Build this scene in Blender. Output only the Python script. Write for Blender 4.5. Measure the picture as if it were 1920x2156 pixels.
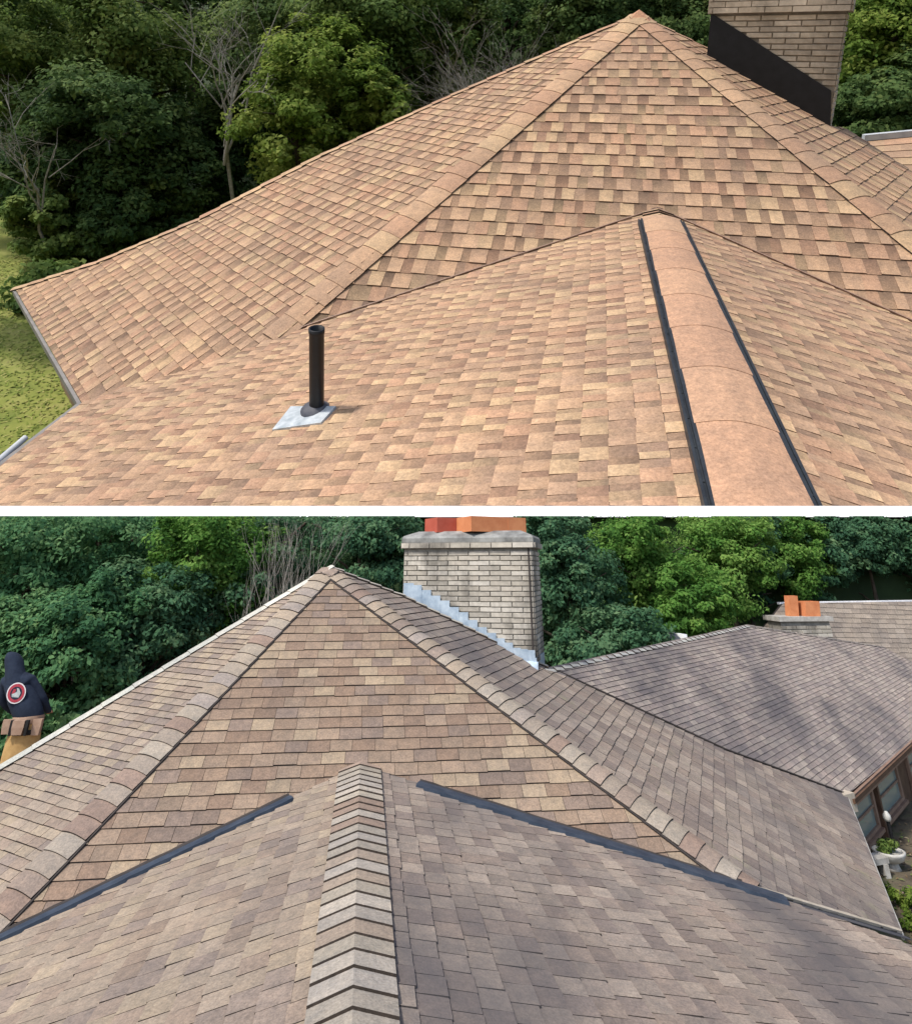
import bpy, math, random
import numpy as np
from mathutils import Vector, Matrix

for o in list(bpy.data.objects):
    bpy.data.objects.remove(o)
SC = bpy.context.scene
COL = SC.collection
RND = random.Random(7)

# ------------------------------------------------------------------ camera, sky, sun, exposure
CAM = Vector((0.0, 0.0, 3.65))
CAM_ROT = Matrix(((0.99268, -0.056556, -0.10671), (-0.120771, -0.464866, -0.877106), (0.0, 0.883573, -0.468294)))
cam_data = bpy.data.cameras.new('camera')
cam_data.sensor_fit = 'HORIZONTAL'
cam_data.sensor_width = 36.0
cam_data.lens = 25.714
cam_data.shift_y = -0.3143
cam_data.clip_start = 0.05
cam_data.clip_end = 3000
cam = bpy.data.objects.new('camera', cam_data)
COL.objects.link(cam)
cam.matrix_world = Matrix.Translation(CAM) @ CAM_ROT.to_4x4()
SC.camera = cam

SUN_DIR = Vector((-0.467, -0.405, 0.786)).normalized()
world = bpy.data.worlds.new('World')
SC.world = world
world.use_nodes = True
wn = world.node_tree.nodes
wl = world.node_tree.links
bg = wn['Background']
sky = wn.new('ShaderNodeTexSky')
sky.sky_type = 'NISHITA'
sky.sun_disc = False
sky.sun_elevation = math.asin(SUN_DIR.z)
sky.sun_rotation = math.atan2(SUN_DIR.x, SUN_DIR.y)
sky.air_density = 1.0
sky.dust_density = 2.0
wl.new(sky.outputs['Color'], bg.inputs['Color'])
bg.inputs['Strength'].default_value = 0.15
sun_data = bpy.data.lights.new('sun', 'SUN')
sun_data.energy = 2.6
sun_data.angle = math.radians(5.0)
sun_data.color = (1.0, 0.95, 0.87)
sun = bpy.data.objects.new('sun', sun_data)
COL.objects.link(sun)
sun.rotation_euler = (-SUN_DIR).to_track_quat('-Z', 'Y').to_euler()
sun.location = (-20, -20, 40)
SC.view_settings.view_transform = 'Standard'
SC.view_settings.look = 'None'
SC.view_settings.gamma = 1.0
SC.view_settings.exposure = 0.5
SC.view_settings.use_curve_mapping = False
SC.cycles.max_bounces = 6
SC.cycles.transparent_max_bounces = 8

C = {'B_front': {'o': (-0.461, 9.439, 0.022),
             'X': (1.0, 0.0, 0.0),
             'V': (-0.0, 0.81923, 0.57346),
             'poly': [(0.0, 0.0), (3.509, -3.756), (0.5, -2.655), (-2.026, -3.902)]},
 'B_left': {'o': (-0.465, 9.491, 0.045),
            'X': (0.78801, -0.61566, -0.0),
            'V': (0.5293, 0.67748, 0.51075),
            'poly': [(0.0, 0.0), (-1.374, -3.245), (-1.734, -4.086), (-0.586, -4.608), (0.407, -4.425)]},
 'B_right': {'o': (-0.467, 9.534, 0.045),
             'X': (0.44464, 0.89571, 0.0),
             'V': (-0.80831, 0.40125, 0.43086),
             'poly': [(0.0, 0.0), (0.738, -0.795), (1.547, -2.657), (2.835, -4.893), (4.508, -6.512), (-0.077, -6.237), (-1.277, -5.052)]},
 'B_near_right': {'o': (0.04, 7.264, -1.5),
                  'X': (0.0, 1.0, 0.0),
                  'V': (-0.97868, 0.0, 0.2054),
                  'poly': [(0.0, 0.0), (-0.902, -3.074), (-1.344, -3.994), (-1.67, -4.656), (-3.043, -3.341), (-4.096, -0.002)]},
 'B_near_left': {'o': (0.04, 7.264, -1.5),
                 'X': (-0.0, -1.0, -0.0),
                 'V': (0.96221, -0.0, 0.27231),
                 'poly': [(0.0, 0.0), (1.022, -2.626), (1.205, -3.082), (2.491, -2.317), (4.098, 0.002)]},
 'B_wing': {'o': (2.309, 9.75, -1.103),
            'X': (0.74314, 0.66913, 0.0),
            'V': (-0.52595, 0.58413, 0.6182),
            'poly': [(0.0, 0.0), (7.639, 0.181), (16.291, -1.416), (21.889, -2.488), (18.619, -2.813), (8.655, -2.721), (4.146, -2.68),
                     (2.267, -1.622)]},
 'B_J': (0.04, 7.264, -1.5),
 'B_apex': (-0.461, 9.439, 0.022),
 'B_lh': (-2.487, 6.243, -2.215),
 'B_rh': (3.048, 6.362, -2.131),
 'B_eave_corner': (6.8, 10.959, -2.76),
 'B_eave_low': (4.539, 6.962, -2.642),
 'B_wing_apex': (7.891, 14.967, -0.991),
 'B_wing_left': (2.571, 9.889, -1.16),
 'B_wing_right': (19.884, 22.943, -2.642),
 'B_valley_hi': (2.368, 9.853, -1.099),
 'B_left_sil': (-3.995, 7.791, -2.042),
 'B_ridge_end': (0.042, 3.167, -1.5),
 'B_nf': (0.0, -0.5735, 0.8192),
 'B_nl': (-0.3144, -0.4025, 0.8597),
 'B_nr': (0.3859, -0.1916, 0.9024),
 'B_nR': (0.2054, -0.0, 0.9787),
 'B_nL': (-0.2723, -0.0, 0.9622),
 'B_nw': (0.4137, -0.4594, 0.786),
 'B_chim_corner': (2.2, 9.636, -1.074),
 'B_chim_flash': [((0.523, 10.247, -0.128), (0.53, 10.244, -0.32)), ((0.754, 10.163, -0.2), (0.759, 10.16, -0.436)),
                  ((1.021, 10.065, -0.352), (1.023, 10.065, -0.56)), ((1.28, 9.971, -0.488), (1.279, 9.971, -0.681)),
                  ((1.532, 9.879, -0.655), (1.53, 9.88, -0.793)), ((1.777, 9.79, -0.789), (1.774, 9.791, -0.908)),
                  ((1.987, 9.714, -0.887), (1.983, 9.715, -1.0)), ((2.173, 9.646, -0.905), (2.164, 9.649, -1.074))],
 'B_chim_left': (0.514, 10.25, -0.249),
 'B_chim_topz': 0.336,
 'A_front': {'o': (4.43, 91.465, 3.242),
             'X': (1.0, 0.0, 0.0),
             'V': (-0.0, 0.85749, 0.5145),
             'poly': [(0.0, 0.0), (26.215, -44.73), (24.764, -49.143), (1.456, -35.456), (-30.193, -53.224)]},
 'A_left': {'o': (4.44, 91.967, 3.446),
            'X': (0.79864, -0.60182, -0.0),
            'V': (0.53809, 0.71407, 0.44784),
            'poly': [(0.0, 0.0), (-3.32, -4.888), (-13.753, -22.801), (-22.341, -39.219), (-28.087, -54.913), (-35.386, -66.453), (-44.462, -75.848),
                     (-7.774, -75.822), (-5.028, -72.793), (0.599, -66.585), (4.402, -61.703)]},
 'A_right': {'o': (4.456, 92.298, 3.458),
             'X': (0.5, 0.86603, 0.0),
             'V': (-0.75899, 0.4382, 0.48157),
             'poly': [(0.0, 0.0), (4.273, -9.119), (3.177, -26.702), (6.607, -28.019), (5.425, -36.354), (3.935, -46.429), (-20.847, -48.236)]},
 'A_near_left': {'o': (5.885, 61.061, -15.0),
                 'X': (-0.0, -1.0, -0.0),
                 'V': (0.96073, -0.0, 0.27749),
                 'poly': [(0.0, 0.0), (15.235, -32.943), (18.437, -37.23), (20.324, -44.266), (21.784, -47.044), (30.343, -46.017), (34.573, -45.431),
                          (41.005, 0.298)]},
 'A_near_right': {'o': (5.885, 61.061, -15.0),
                  'X': (0.0, 1.0, 0.0),
                  'V': (-0.95727, 0.0, 0.2892),
                  'poly': [(0.0, 0.0), (-11.737, -24.347), (-34.264, -11.755), (-40.745, -0.382)]},
 'A_J': (5.885, 61.061, -15.0),
 'A_apex': (4.43, 91.465, 3.242),
 'A_lh': (-25.764, 45.826, -24.141),
 'A_rh': (30.645, 53.109, -19.771),
 'A_eave_back': (-71.882, 64.564, -30.521),
 'A_eave_front': (-42.568, 42.503, -30.51),
 'A_pipe': (-15.309, 31.69, -21.122),
 'A_ridge_end': (6.206, 20.168, -15.0),
 'A_sil_left': [(4.44, 91.967, 3.446), (-0.841, 90.474, 1.257), (-18.812, 83.962, -6.765), (-34.506, 77.407, -14.118), (-47.539, 69.658, -21.146),
                (-59.578, 65.81, -26.314), (-71.882, 64.564, -30.521)],
 'A_sil_right': [(4.456, 92.298, 3.458), (13.514, 92.003, -0.933), (26.311, 83.349, -9.4), (29.025, 85.742, -10.035), (34.761, 81.067, -14.048),
                 (41.663, 75.361, -18.9)],
 'A_nf': (0.0, -0.5145, 0.8575),
 'A_nl': (-0.2695, -0.3577, 0.8941),
 'A_nr': (0.4171, -0.2408, 0.8764),
 'A_nR': (0.2892, -0.0, 0.9573),
 'A_nL': (-0.2775, -0.0, 0.9607),
 'A_pipe_top': (-14.974, 31.69, -15.75),
 'A_pipe_plate': [(-17.258, 29.928, -21.684), (-17.359, 32.516, -21.714), (-13.995, 31.62, -20.742), (-14.205, 29.92, -20.803)],
 'A_chim_corner': (26.311, 83.349, -9.4),
 'A_chim_flash': [(12.827, 88.257, 3.353), (25.847, 83.518, -5.423), (26.418, 83.31, -9.857), (12.835, 88.254, -1.375)],
 'A_chim_left': (12.803, 88.266, 1.304),
 'A_chim_topz': 7.521,
 'A_chim_band': 3.216,
 'A_cut_n': (-0.13347, 0.617565, 0.775112),
 'A_rot': [(0.951843, 0.295001, -0.083483), (-0.269577, 0.675626, -0.686191), (-0.146024, 0.675651, 0.722615)],
 'CAM_rot': [(0.99268, -0.056556, -0.10671), (-0.120771, -0.464866, -0.877106), (0.0, 0.883573, -0.468294)]}

# ------------------------------------------------------------------ helpers
class Plot:
    """a building plot: origin and rotation of its own level ground"""
    def __init__(s, origin, rot):
        s.o = Vector(origin); s.r = rot
    def w(s, p):
        return s.o + s.r @ Vector(p)

UP = Plot(CAM, Matrix(C['A_rot']))                # the plot on the slope behind
LO = Plot(CAM, Matrix.Identity(3))                # the plot in front
INV = CAM_ROT.transposed()

def screen(p):
    c = INV @ (p - CAM)
    d = max(-c.z, 0.01)
    return (c.x / d * 1300, c.y / d * 1300)

def tag(o, label=None, cat=None, group=None, kind=None):
    if label: o['label'] = label
    if cat: o['category'] = cat
    if group: o['group'] = group
    if kind: o['kind'] = kind
    return o

class Thing:
    def __init__(s, plot, name, base, label=None, cat=None, group=None, kind=None):
        s.plot = plot; s.base = Vector(base)
        s.o = bpy.data.objects.new(name, None)
        s.o.empty_display_size = 0.2
        COL.objects.link(s.o)
        s.o.matrix_world = Matrix.Translation(plot.w(base)) @ plot.r.to_4x4()
        tag(s.o, label, cat, group, kind)
    def world(s, p):
        return s.plot.w(p)

class MB:
    """collects polygons with corner colours; build() makes ONE mesh object"""
    def __init__(s):
        s.v = []; s.f = []; s.c = []; s.m = []
    def poly(s, pts, col=(1, 1, 1), mi=0):
        i = len(s.v)
        s.v.extend([tuple(p) for p in pts])
        s.f.append(tuple(range(i, i + len(pts))))
        s.c.append(col if isinstance(col[0], (tuple, list)) else [col] * len(pts))
        s.m.append(mi)
    def grid(s, rows, col=(1, 1, 1), closed=False, mi=0):
        i = len(s.v); n = len(rows[0])
        for r in rows:
            s.v.extend([tuple(p) for p in r])
        for a in range(len(rows) - 1):
            for b in range(n if closed else n - 1):
                b2 = (b + 1) % n
                s.f.append((i + a * n + b, i + a * n + b2, i + (a + 1) * n + b2, i + (a + 1) * n + b))
                s.c.append([col] * 4); s.m.append(mi)
    def box(s, o, ax, ay, az, col=(1, 1, 1), mi=0):
        o = Vector(o); ax = Vector(ax); ay = Vector(ay); az = Vector(az)
        p = [o, o + ax, o + ax + ay, o + ay]
        q = [k + az for k in p]
        for f in ((p[3], p[2], p[1], p[0]), tuple(q), (p[0], p[1], q[1], q[0]), (p[1], p[2], q[2], q[1]), (p[2], p[3], q[3], q[2]), (p[3], p[0], q[0], q[3])):
            s.poly(f, col, mi)
    def tube(s, pts, rad, n=8, col=(1, 1, 1), cap=True, mi=0):
        rows = []
        pts = [Vector(p) for p in pts]
        prev = None
        for k, p in enumerate(pts):
            d = (pts[min(k + 1, len(pts) - 1)] - pts[max(k - 1, 0)]).normalized()
            a = d.orthogonal().normalized() if prev is None else (prev - d * prev.dot(d)).normalized()
            prev = a
            b = d.cross(a)
            r = rad[k] if isinstance(rad, (list, tuple)) else rad
            rows.append([p + (a * math.cos(t) + b * math.sin(t)) * r for t in [2 * math.pi * j / n for j in range(n)]])
        s.grid(rows, col, True, mi)
        if cap:
            s.poly(rows[0][::-1], col, mi); s.poly(rows[-1], col, mi)
    def data(s, name, base=(0, 0, 0), smooth=False):
        me = bpy.data.meshes.new(name)
        b = Vector(base)
        me.from_pydata([tuple(Vector(p) - b) for p in s.v], [], s.f)
        ca = me.color_attributes.new('Col', 'FLOAT_COLOR', 'CORNER')
        flat = []
        for c in s.c:
            for k in c:
                flat.extend((k[0], k[1], k[2], 1.0))
        ca.data.foreach_set('color', flat)
        me.polygons.foreach_set('material_index', s.m)
        if smooth:
            me.polygons.foreach_set('use_smooth', [True] * len(me.polygons))
        return me
    def build(s, name, mat, thing, parent=None, smooth=False, kind=None):
        """thing: a Thing (coordinates are those of its plot)"""
        me = s.data(name, thing.base, smooth)
        for m in (mat if isinstance(mat, (list, tuple)) else [mat]):
            me.materials.append(m)
        o = bpy.data.objects.new(name, me)
        COL.objects.link(o)
        o.parent = parent if parent is not None else thing.o
        if kind: o['kind'] = kind
        return o

def solo(plot, name, mb, mat, base, label=None, cat=None, group=None, kind=None, smooth=False):
    me = mb.data(name, base, smooth)
    for m in (mat if isinstance(mat, (list, tuple)) else [mat]):
        me.materials.append(m)
    o = bpy.data.objects.new(name, me)
    COL.objects.link(o)
    o.matrix_world = Matrix.Translation(plot.w(base)) @ plot.r.to_4x4()
    return tag(o, label, cat, group, kind)

# ------------------------------------------------------------------ materials
def mat_new(name, rough=0.8, base=(0.5, 0.5, 0.5), metal=0.0, spec=0.3):
    m = bpy.data.materials.new(name)
    m.use_nodes = True
    n = m.node_tree.nodes; l = m.node_tree.links
    p = n['Principled BSDF']
    p.inputs['Base Color'].default_value = (*base, 1)
    p.inputs['Roughness'].default_value = rough
    p.inputs['Metallic'].default_value = metal
    p.inputs['Specular IOR Level'].default_value = spec
    return m, n, l, p

def noise(n, l, scale, detail=4, rough=0.6, coord='Object', stretch=None):
    tc = n.new('ShaderNodeTexCoord')
    t = n.new('ShaderNodeTexNoise')
    t.inputs['Scale'].default_value = scale
    t.inputs['Detail'].default_value = detail
    t.inputs['Roughness'].default_value = rough
    if stretch:
        mp = n.new('ShaderNodeMapping'); mp.inputs['Scale'].default_value = stretch
        if len(stretch) > 3: pass
        l.new(tc.outputs[coord], mp.inputs['Vector']); l.new(mp.outputs['Vector'], t.inputs['Vector'])
    else:
        l.new(tc.outputs[coord], t.inputs['Vector'])
    return t

def ramp(n, l, src, stops):
    r = n.new('ShaderNodeValToRGB')
    el = r.color_ramp.elements
    while len(el) < len(stops): el.new(0.5)
    for e, (pos, c) in zip(el, stops):
        e.position = pos
        e.color = (*c, 1) if isinstance(c, (tuple, list)) else (c, c, c, 1)
    l.new(src, r.inputs['Fac'])
    return r

def mixc(n, l, mode, fac, a, b):
    x = n.new('ShaderNodeMix'); x.data_type = 'RGBA'; x.blend_type = mode
    if hasattr(fac, 'links') or hasattr(fac, 'is_linked'): l.new(fac, x.inputs[0])
    else: x.inputs[0].default_value = fac
    for s, i in ((a, 6), (b, 7)):
        if isinstance(s, tuple): x.inputs[i].default_value = (*s, 1)
        else: l.new(s, x.inputs[i])
    return x.outputs[2]

def bump(n, l, p, src, strength, dist):
    b = n.new('ShaderNodeBump'); b.inputs['Strength'].default_value = strength; b.inputs['Distance'].default_value = dist
    l.new(src, b.inputs['Height']); l.new(b.outputs['Normal'], p.inputs['Normal'])

def shingle_mat(name, scale, lo=0.72, hi=1.28, stain=0.0, stain_scale=0.5, stain_col=(0.05, 0.05, 0.065), lichen=0.0):
    m, n, l, p = mat_new(name, 0.93, spec=0.2)
    a = n.new('ShaderNodeAttribute'); a.attribute_name = 'Col'
    g = noise(n, l, 70 * scale, 3, 0.8)
    gr = ramp(n, l, g.outputs['Fac'], [(0.3, lo), (0.7, hi)])
    c = mixc(n, l, 'MULTIPLY', 1.0, a.outputs['Color'], gr.outputs['Color'])
    g2 = noise(n, l, 16 * scale, 4, 0.7)
    g2r = ramp(n, l, g2.outputs['Fac'], [(0.3, (0.80, 0.82, 0.85)), (0.7, (1.16, 1.14, 1.12))])
    c = mixc(n, l, 'MULTIPLY', 1.0, c, g2r.outputs['Color'])
    w = noise(n, l, 1.3 * scale, 5, 0.65)
    wr = ramp(n, l, w.outputs['Fac'], [(0.3, (0.86, 0.87, 0.9)), (0.68, (1.1, 1.07, 1.04))])
    c = mixc(n, l, 'MULTIPLY', 1.0, c, wr.outputs['Color'])
    if stain:
        s = noise(n, l, stain_scale, 5, 0.62, stretch=(1.0, 0.45, 1.6))
        sr = ramp(n, l, s.outputs['Fac'], [(0.43, 0.0), (0.63, stain)])
        c = mixc(n, l, 'MIX', sr.outputs['Color'], c, stain_col)
    if lichen:
        s = noise(n, l, 2.4 * scale, 6, 0.7)
        sr = ramp(n, l, s.outputs['Fac'], [(0.6, 0.0), (0.72, lichen)])
        c = mixc(n, l, 'MIX', sr.outputs['Color'], c, (0.30, 0.29, 0.17))
    l.new(c, p.inputs['Base Color'])
    bump(n, l, p, g.outputs['Fac'], 0.6, 0.005 / scale)
    return m

def noisy_mat(name, c1, c2, scale, rough=0.85, detail=5, metal=0.0, bumps=0.0, dist=0.01, spec=0.3, c3=None):
    m, n, l, p = mat_new(name, rough, metal=metal, spec=spec)
    t = noise(n, l, scale, detail, 0.65)
    st = [(0.32, c1), (0.66, c2)] if c3 is None else [(0.28, c1), (0.5, c2), (0.72, c3)]
    r = ramp(n, l, t.outputs['Fac'], st)
    l.new(r.outputs['Color'], p.inputs['Base Color'])
    if bumps: bump(n, l, p, t.outputs['Fac'], bumps, dist)
    return m

def brick_mat(name, tones, scale, soot=0.5):
    m, n, l, p = mat_new(name, 0.9, spec=0.2)
    oi = n.new('ShaderNodeObjectInfo')
    r = ramp(n, l, oi.outputs['Random'], [(i / (len(tones) - 1), t) for i, t in enumerate(tones)])
    t = noise(n, l, 9 * scale, 5, 0.7)
    tr = ramp(n, l, t.outputs['Fac'], [(0.3, 0.75), (0.7, 1.15)])
    c = mixc(n, l, 'MULTIPLY', 1.0, r.outputs['Color'], tr.outputs['Color'])
    geo = n.new('ShaderNodeNewGeometry')
    s = n.new('ShaderNodeTexNoise'); s.inputs['Scale'].default_value = 1.5 * scale; s.inputs['Detail'].default_value = 6; s.inputs['Roughness'].default_value = 0.7
    mp = n.new('ShaderNodeMapping'); mp.inputs['Scale'].default_value = (1, 1, 0.45)
    l.new(geo.outputs['Position'], mp.inputs['Vector']); l.new(mp.outputs['Vector'], s.inputs['Vector'])
    sr = ramp(n, l, s.outputs['Fac'], [(0.46, 0.0), (0.66, soot)])
    c = mixc(n, l, 'MIX', sr.outputs['Color'], c, (0.06, 0.055, 0.05))
    l.new(c, p.inputs['Base Color'])
    bump(n, l, p, t.outputs['Fac'], 0.4, 0.006 / scale)
    return m

def leaf_mat(name, dark, mid, light, trans=0.42):
    m = bpy.data.materials.new(name); m.use_nodes = True
    n = m.node_tree.nodes; l = m.node_tree.links
    p = n['Principled BSDF']; out = n['Material Output']
    a = n.new('ShaderNodeAttribute'); a.attribute_name = 'tone'
    r = ramp(n, l, a.outputs['Fac'], [(0.0, dark), (0.5, mid), (1.0, light)])
    p.inputs['Roughness'].default_value = 0.75
    p.inputs['Specular IOR Level'].default_value = 0.12
    l.new(r.outputs['Color'], p.inputs['Base Color'])
    tr = n.new('ShaderNodeBsdfTranslucent')
    l.new(r.outputs['Color'], tr.inputs['Color'])
    mx = n.new('ShaderNodeMixShader'); mx.inputs[0].default_value = trans
    l.new(p.outputs['BSDF'], mx.inputs[1]); l.new(tr.outputs['BSDF'], mx.inputs[2])
    l.new(mx.outputs['Shader'], out.inputs['Surface'])
    return m

M = {}
M['shingle_tan'] = shingle_mat('tan_shingle', 0.1, 0.72, 1.28)
M['shingle_old'] = shingle_mat('weathered_shingle', 1.0, stain=0.12, stain_scale=0.7)
M['shingle_stain'] = shingle_mat('stained_shingle', 1.0, stain=0.8, stain_scale=0.6, stain_col=(0.088, 0.084, 0.09))
M['shingle_streak'] = shingle_mat('streaked_shingle', 1.0, stain=0.82, stain_scale=0.45, stain_col=(0.075, 0.071, 0.082))
M['shingle_moss'] = shingle_mat('lichen_shingle', 1.0, stain=0.7, stain_scale=0.5, stain_col=(0.088, 0.083, 0.09), lichen=0.4)
M['felt'] = noisy_mat('roofing_felt', (0.03, 0.026, 0.024), (0.06, 0.05, 0.045), 3)
M['black_metal'] = noisy_mat('black_metal', (0.008, 0.008, 0.009), (0.014, 0.014, 0.016), 1.0, rough=0.55)
M['black_plastic'] = noisy_mat('black_plastic', (0.006, 0.006, 0.007), (0.012, 0.012, 0.013), 2.0, rough=0.45)
M['rubber'] = noisy_mat('grey_rubber', (0.05, 0.055, 0.07), (0.09, 0.09, 0.1), 2.0, rough=0.6)
M['vent_black'] = noisy_mat('vent_black', (0.015, 0.018, 0.022), (0.03, 0.035, 0.04), 1.0, rough=0.5)
M['galv'] = noisy_mat('galvanised_metal', (0.30, 0.39, 0.49), (0.55, 0.64, 0.72), 7.0, rough=0.42, metal=0.4)  # bluish base paints in the sky's reflection on the metal
M['zinc'] = noisy_mat('zinc_sheet', (0.28, 0.32, 0.34), (0.55, 0.58, 0.59), 1.4, rough=0.5, metal=0.25)
M['membrane'] = noisy_mat('blue_membrane', (0.022, 0.034, 0.055), (0.05, 0.068, 0.098), 7.0, rough=0.6)
M['white_paint'] = noisy_mat('white_paint', (0.84, 0.84, 0.84), (0.88, 0.88, 0.87), 0.6, rough=0.7)
M['tan_metal'] = noisy_mat('tan_metal', (0.36, 0.31, 0.24), (0.52, 0.45, 0.36), 9, rough=0.7)
M['gutter'] = noisy_mat('pale_gutter', (0.34, 0.36, 0.38), (0.50, 0.51, 0.51), 0.6, rough=0.6)
M['grey_trim'] = noisy_mat('grey_trim', (0.14, 0.13, 0.12), (0.24, 0.22, 0.2), 0.5, rough=0.6)
M['terracotta'] = noisy_mat('terracotta', (0.50, 0.17, 0.07), (0.62, 0.25, 0.11), 5.0, rough=0.8)
M['red_clay'] = noisy_mat('red_clay', (0.38, 0.075, 0.045), (0.47, 0.11, 0.07), 5.0, rough=0.8)
M['mortar'] = noisy_mat('mortar', (0.17, 0.16, 0.14), (0.30, 0.28, 0.25), 8.0)
M['mortar_up'] = noisy_mat('mortar_up', (0.19, 0.16, 0.125), (0.31, 0.265, 0.21), 0.8)
M['coping'] = noisy_mat('grey_coping', (0.13, 0.13, 0.125), (0.33, 0.33, 0.31), 4.0, bumps=0.5, dist=0.02)
M['brick_pale'] = brick_mat('pale_brick', [(0.52, 0.47, 0.395), (0.43, 0.39, 0.325), (0.58, 0.54, 0.47), (0.48, 0.435, 0.36), (0.37, 0.34, 0.29)], 1.0, 0.85)
M['brick_buff'] = brick_mat('buff_brick', [(0.58, 0.48, 0.36), (0.50, 0.41, 0.305), (0.64, 0.54, 0.42), (0.54, 0.445, 0.335), (0.46, 0.38, 0.29)], 0.1, 0.5)
M['brown_wood'] = noisy_mat('brown_wood', (0.075, 0.04, 0.026), (0.14, 0.08, 0.05), 6.0, rough=0.6)
M['trim_wood'] = noisy_mat('trim_wood', (0.20, 0.12, 0.085), (0.30, 0.20, 0.15), 6.0, rough=0.6)
M['bark'] = noisy_mat('bark', (0.035, 0.026, 0.018), (0.09, 0.07, 0.05), 8.0, bumps=0.5, dist=0.02)
M['dead_wood'] = noisy_mat('dead_wood', (0.18, 0.16, 0.135), (0.34, 0.32, 0.28), 2.0)
M['ceramic'] = noisy_mat('white_ceramic', (0.42, 0.40, 0.36), (0.58, 0.57, 0.53), 7.0, rough=0.6)
M['stone'] = noisy_mat('pale_stone', (0.3, 0.28, 0.25), (0.5, 0.48, 0.44), 8.0)
M['soil'] = noisy_mat('leaf_litter_ground', (0.05, 0.038, 0.026), (0.13, 0.105, 0.07), 2.5, bumps=0.6, dist=0.05, c3=(0.08, 0.10, 0.04))
M['forest'] = noisy_mat('forest_floor', (0.02, 0.04, 0.016), (0.05, 0.085, 0.03), 0.35, bumps=0.5, dist=0.2)
M['forest_up'] = noisy_mat('forest_floor_up', (0.018, 0.034, 0.012), (0.045, 0.07, 0.022), 0.05)
M['navy'] = noisy_mat('navy_fabric', (0.010, 0.016, 0.032), (0.022, 0.032, 0.055), 9.0, rough=0.95)
M['khaki'] = noisy_mat('khaki_fabric', (0.36, 0.22, 0.085), (0.48, 0.31, 0.13), 9.0, rough=0.95)
M['leather'] = noisy_mat('tan_leather', (0.30, 0.19, 0.13), (0.42, 0.29, 0.21), 7.0, rough=0.7)
M['strap'] = noisy_mat('black_strap', (0.01, 0.01, 0.01), (0.02, 0.02, 0.02), 7.0, rough=0.8)
M['skin'] = noisy_mat('skin', (0.45, 0.27, 0.19), (0.5, 0.31, 0.22), 7.0, rough=0.6)
M['print_white'] = noisy_mat('print_white', (0.6, 0.58, 0.58), (0.72, 0.7, 0.7), 30.0)
M['print_red'] = noisy_mat('print_red', (0.32, 0.03, 0.05), (0.42, 0.06, 0.08), 30.0)
M['print_grey'] = noisy_mat('print_grey', (0.30, 0.34, 0.34), (0.5, 0.53, 0.52), 40.0)
gm, gn, gl, gp = mat_new('window_glass', 0.06, (0.20, 0.27, 0.26), spec=1.0)  # pale teal base stands in for reflected sky in the panes
M['glass'] = gm
grass = noisy_mat('lawn', (0.085, 0.12, 0.018), (0.18, 0.20, 0.036), 0.22, c3=(0.28, 0.26, 0.085), detail=12)
M['lawn'] = grass
M['leaf_dark'] = leaf_mat('leaf_dark', (0.028, 0.066, 0.022), (0.088, 0.150, 0.045), (0.20, 0.26, 0.08))
M['leaf_mid'] = leaf_mat('leaf_mid', (0.036, 0.080, 0.020), (0.120, 0.190, 0.046), (0.25, 0.31, 0.085))
M['leaf_lime'] = leaf_mat('leaf_lime', (0.050, 0.105, 0.016), (0.16, 0.245, 0.04), (0.31, 0.36, 0.085), 0.45)
M['leaf_fresh'] = leaf_mat('leaf_fresh', (0.040, 0.120, 0.025), (0.115, 0.255, 0.048), (0.25, 0.39, 0.095), 0.45)
M['leaf_blue'] = leaf_mat('leaf_blue', (0.034, 0.105, 0.052), (0.095, 0.225, 0.095), (0.21, 0.34, 0.14))
M['leaf_teal'] = leaf_mat('leaf_teal', (0.030, 0.085, 0.050), (0.078, 0.180, 0.088), (0.18, 0.28, 0.135))

lm2, ln2, ll2, lp2 = mat_new('litter', 0.9)
la2 = ln2.new('ShaderNodeAttribute'); la2.attribute_name = 'Col'; ll2.new(la2.outputs['Color'], lp2.inputs['Base Color'])
M['litter'] = lm2

def pick(cols, jit=0.1):
    c = RND.choice(cols); k = 1 + RND.uniform(-jit, jit)
    return tuple(max(0.0, x * k) for x in c)

# ------------------------------------------------------------------ roofs
def clip_rect(poly, u0, u1, v0, v1):
    for ax, lim, sg in ((0, u0, 1), (0, u1, -1), (1, v0, 1), (1, v1, -1)):
        res = []
        for i in range(len(poly)):
            a = poly[i - 1]; b = poly[i]
            da = (a[ax] - lim) * sg; db = (b[ax] - lim) * sg
            if (da >= 0) != (db >= 0):
                t = da / (da - db)
                res.append((a[0] + (b[0] - a[0]) * t, a[1] + (b[1] - a[1]) * t))
            if db >= 0: res.append(b)
        poly = res
        if len(poly) < 3: return []
    out = []
    for p in poly:
        if not out or abs(p[0] - out[-1][0]) + abs(p[1] - out[-1][1]) > 1e-5: out.append(p)
    if len(out) > 2 and abs(out[0][0] - out[-1][0]) + abs(out[0][1] - out[-1][1]) < 1e-5: out.pop()
    a = sum(out[i - 1][0] * out[i][1] - out[i][0] * out[i - 1][1] for i in range(len(out)))
    if len(out) < 3 or abs(a) < 1e-6 * max(1.0, (u1 - u0) * (v1 - v0)): return []
    return out if a > 0 else out[::-1]

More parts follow.
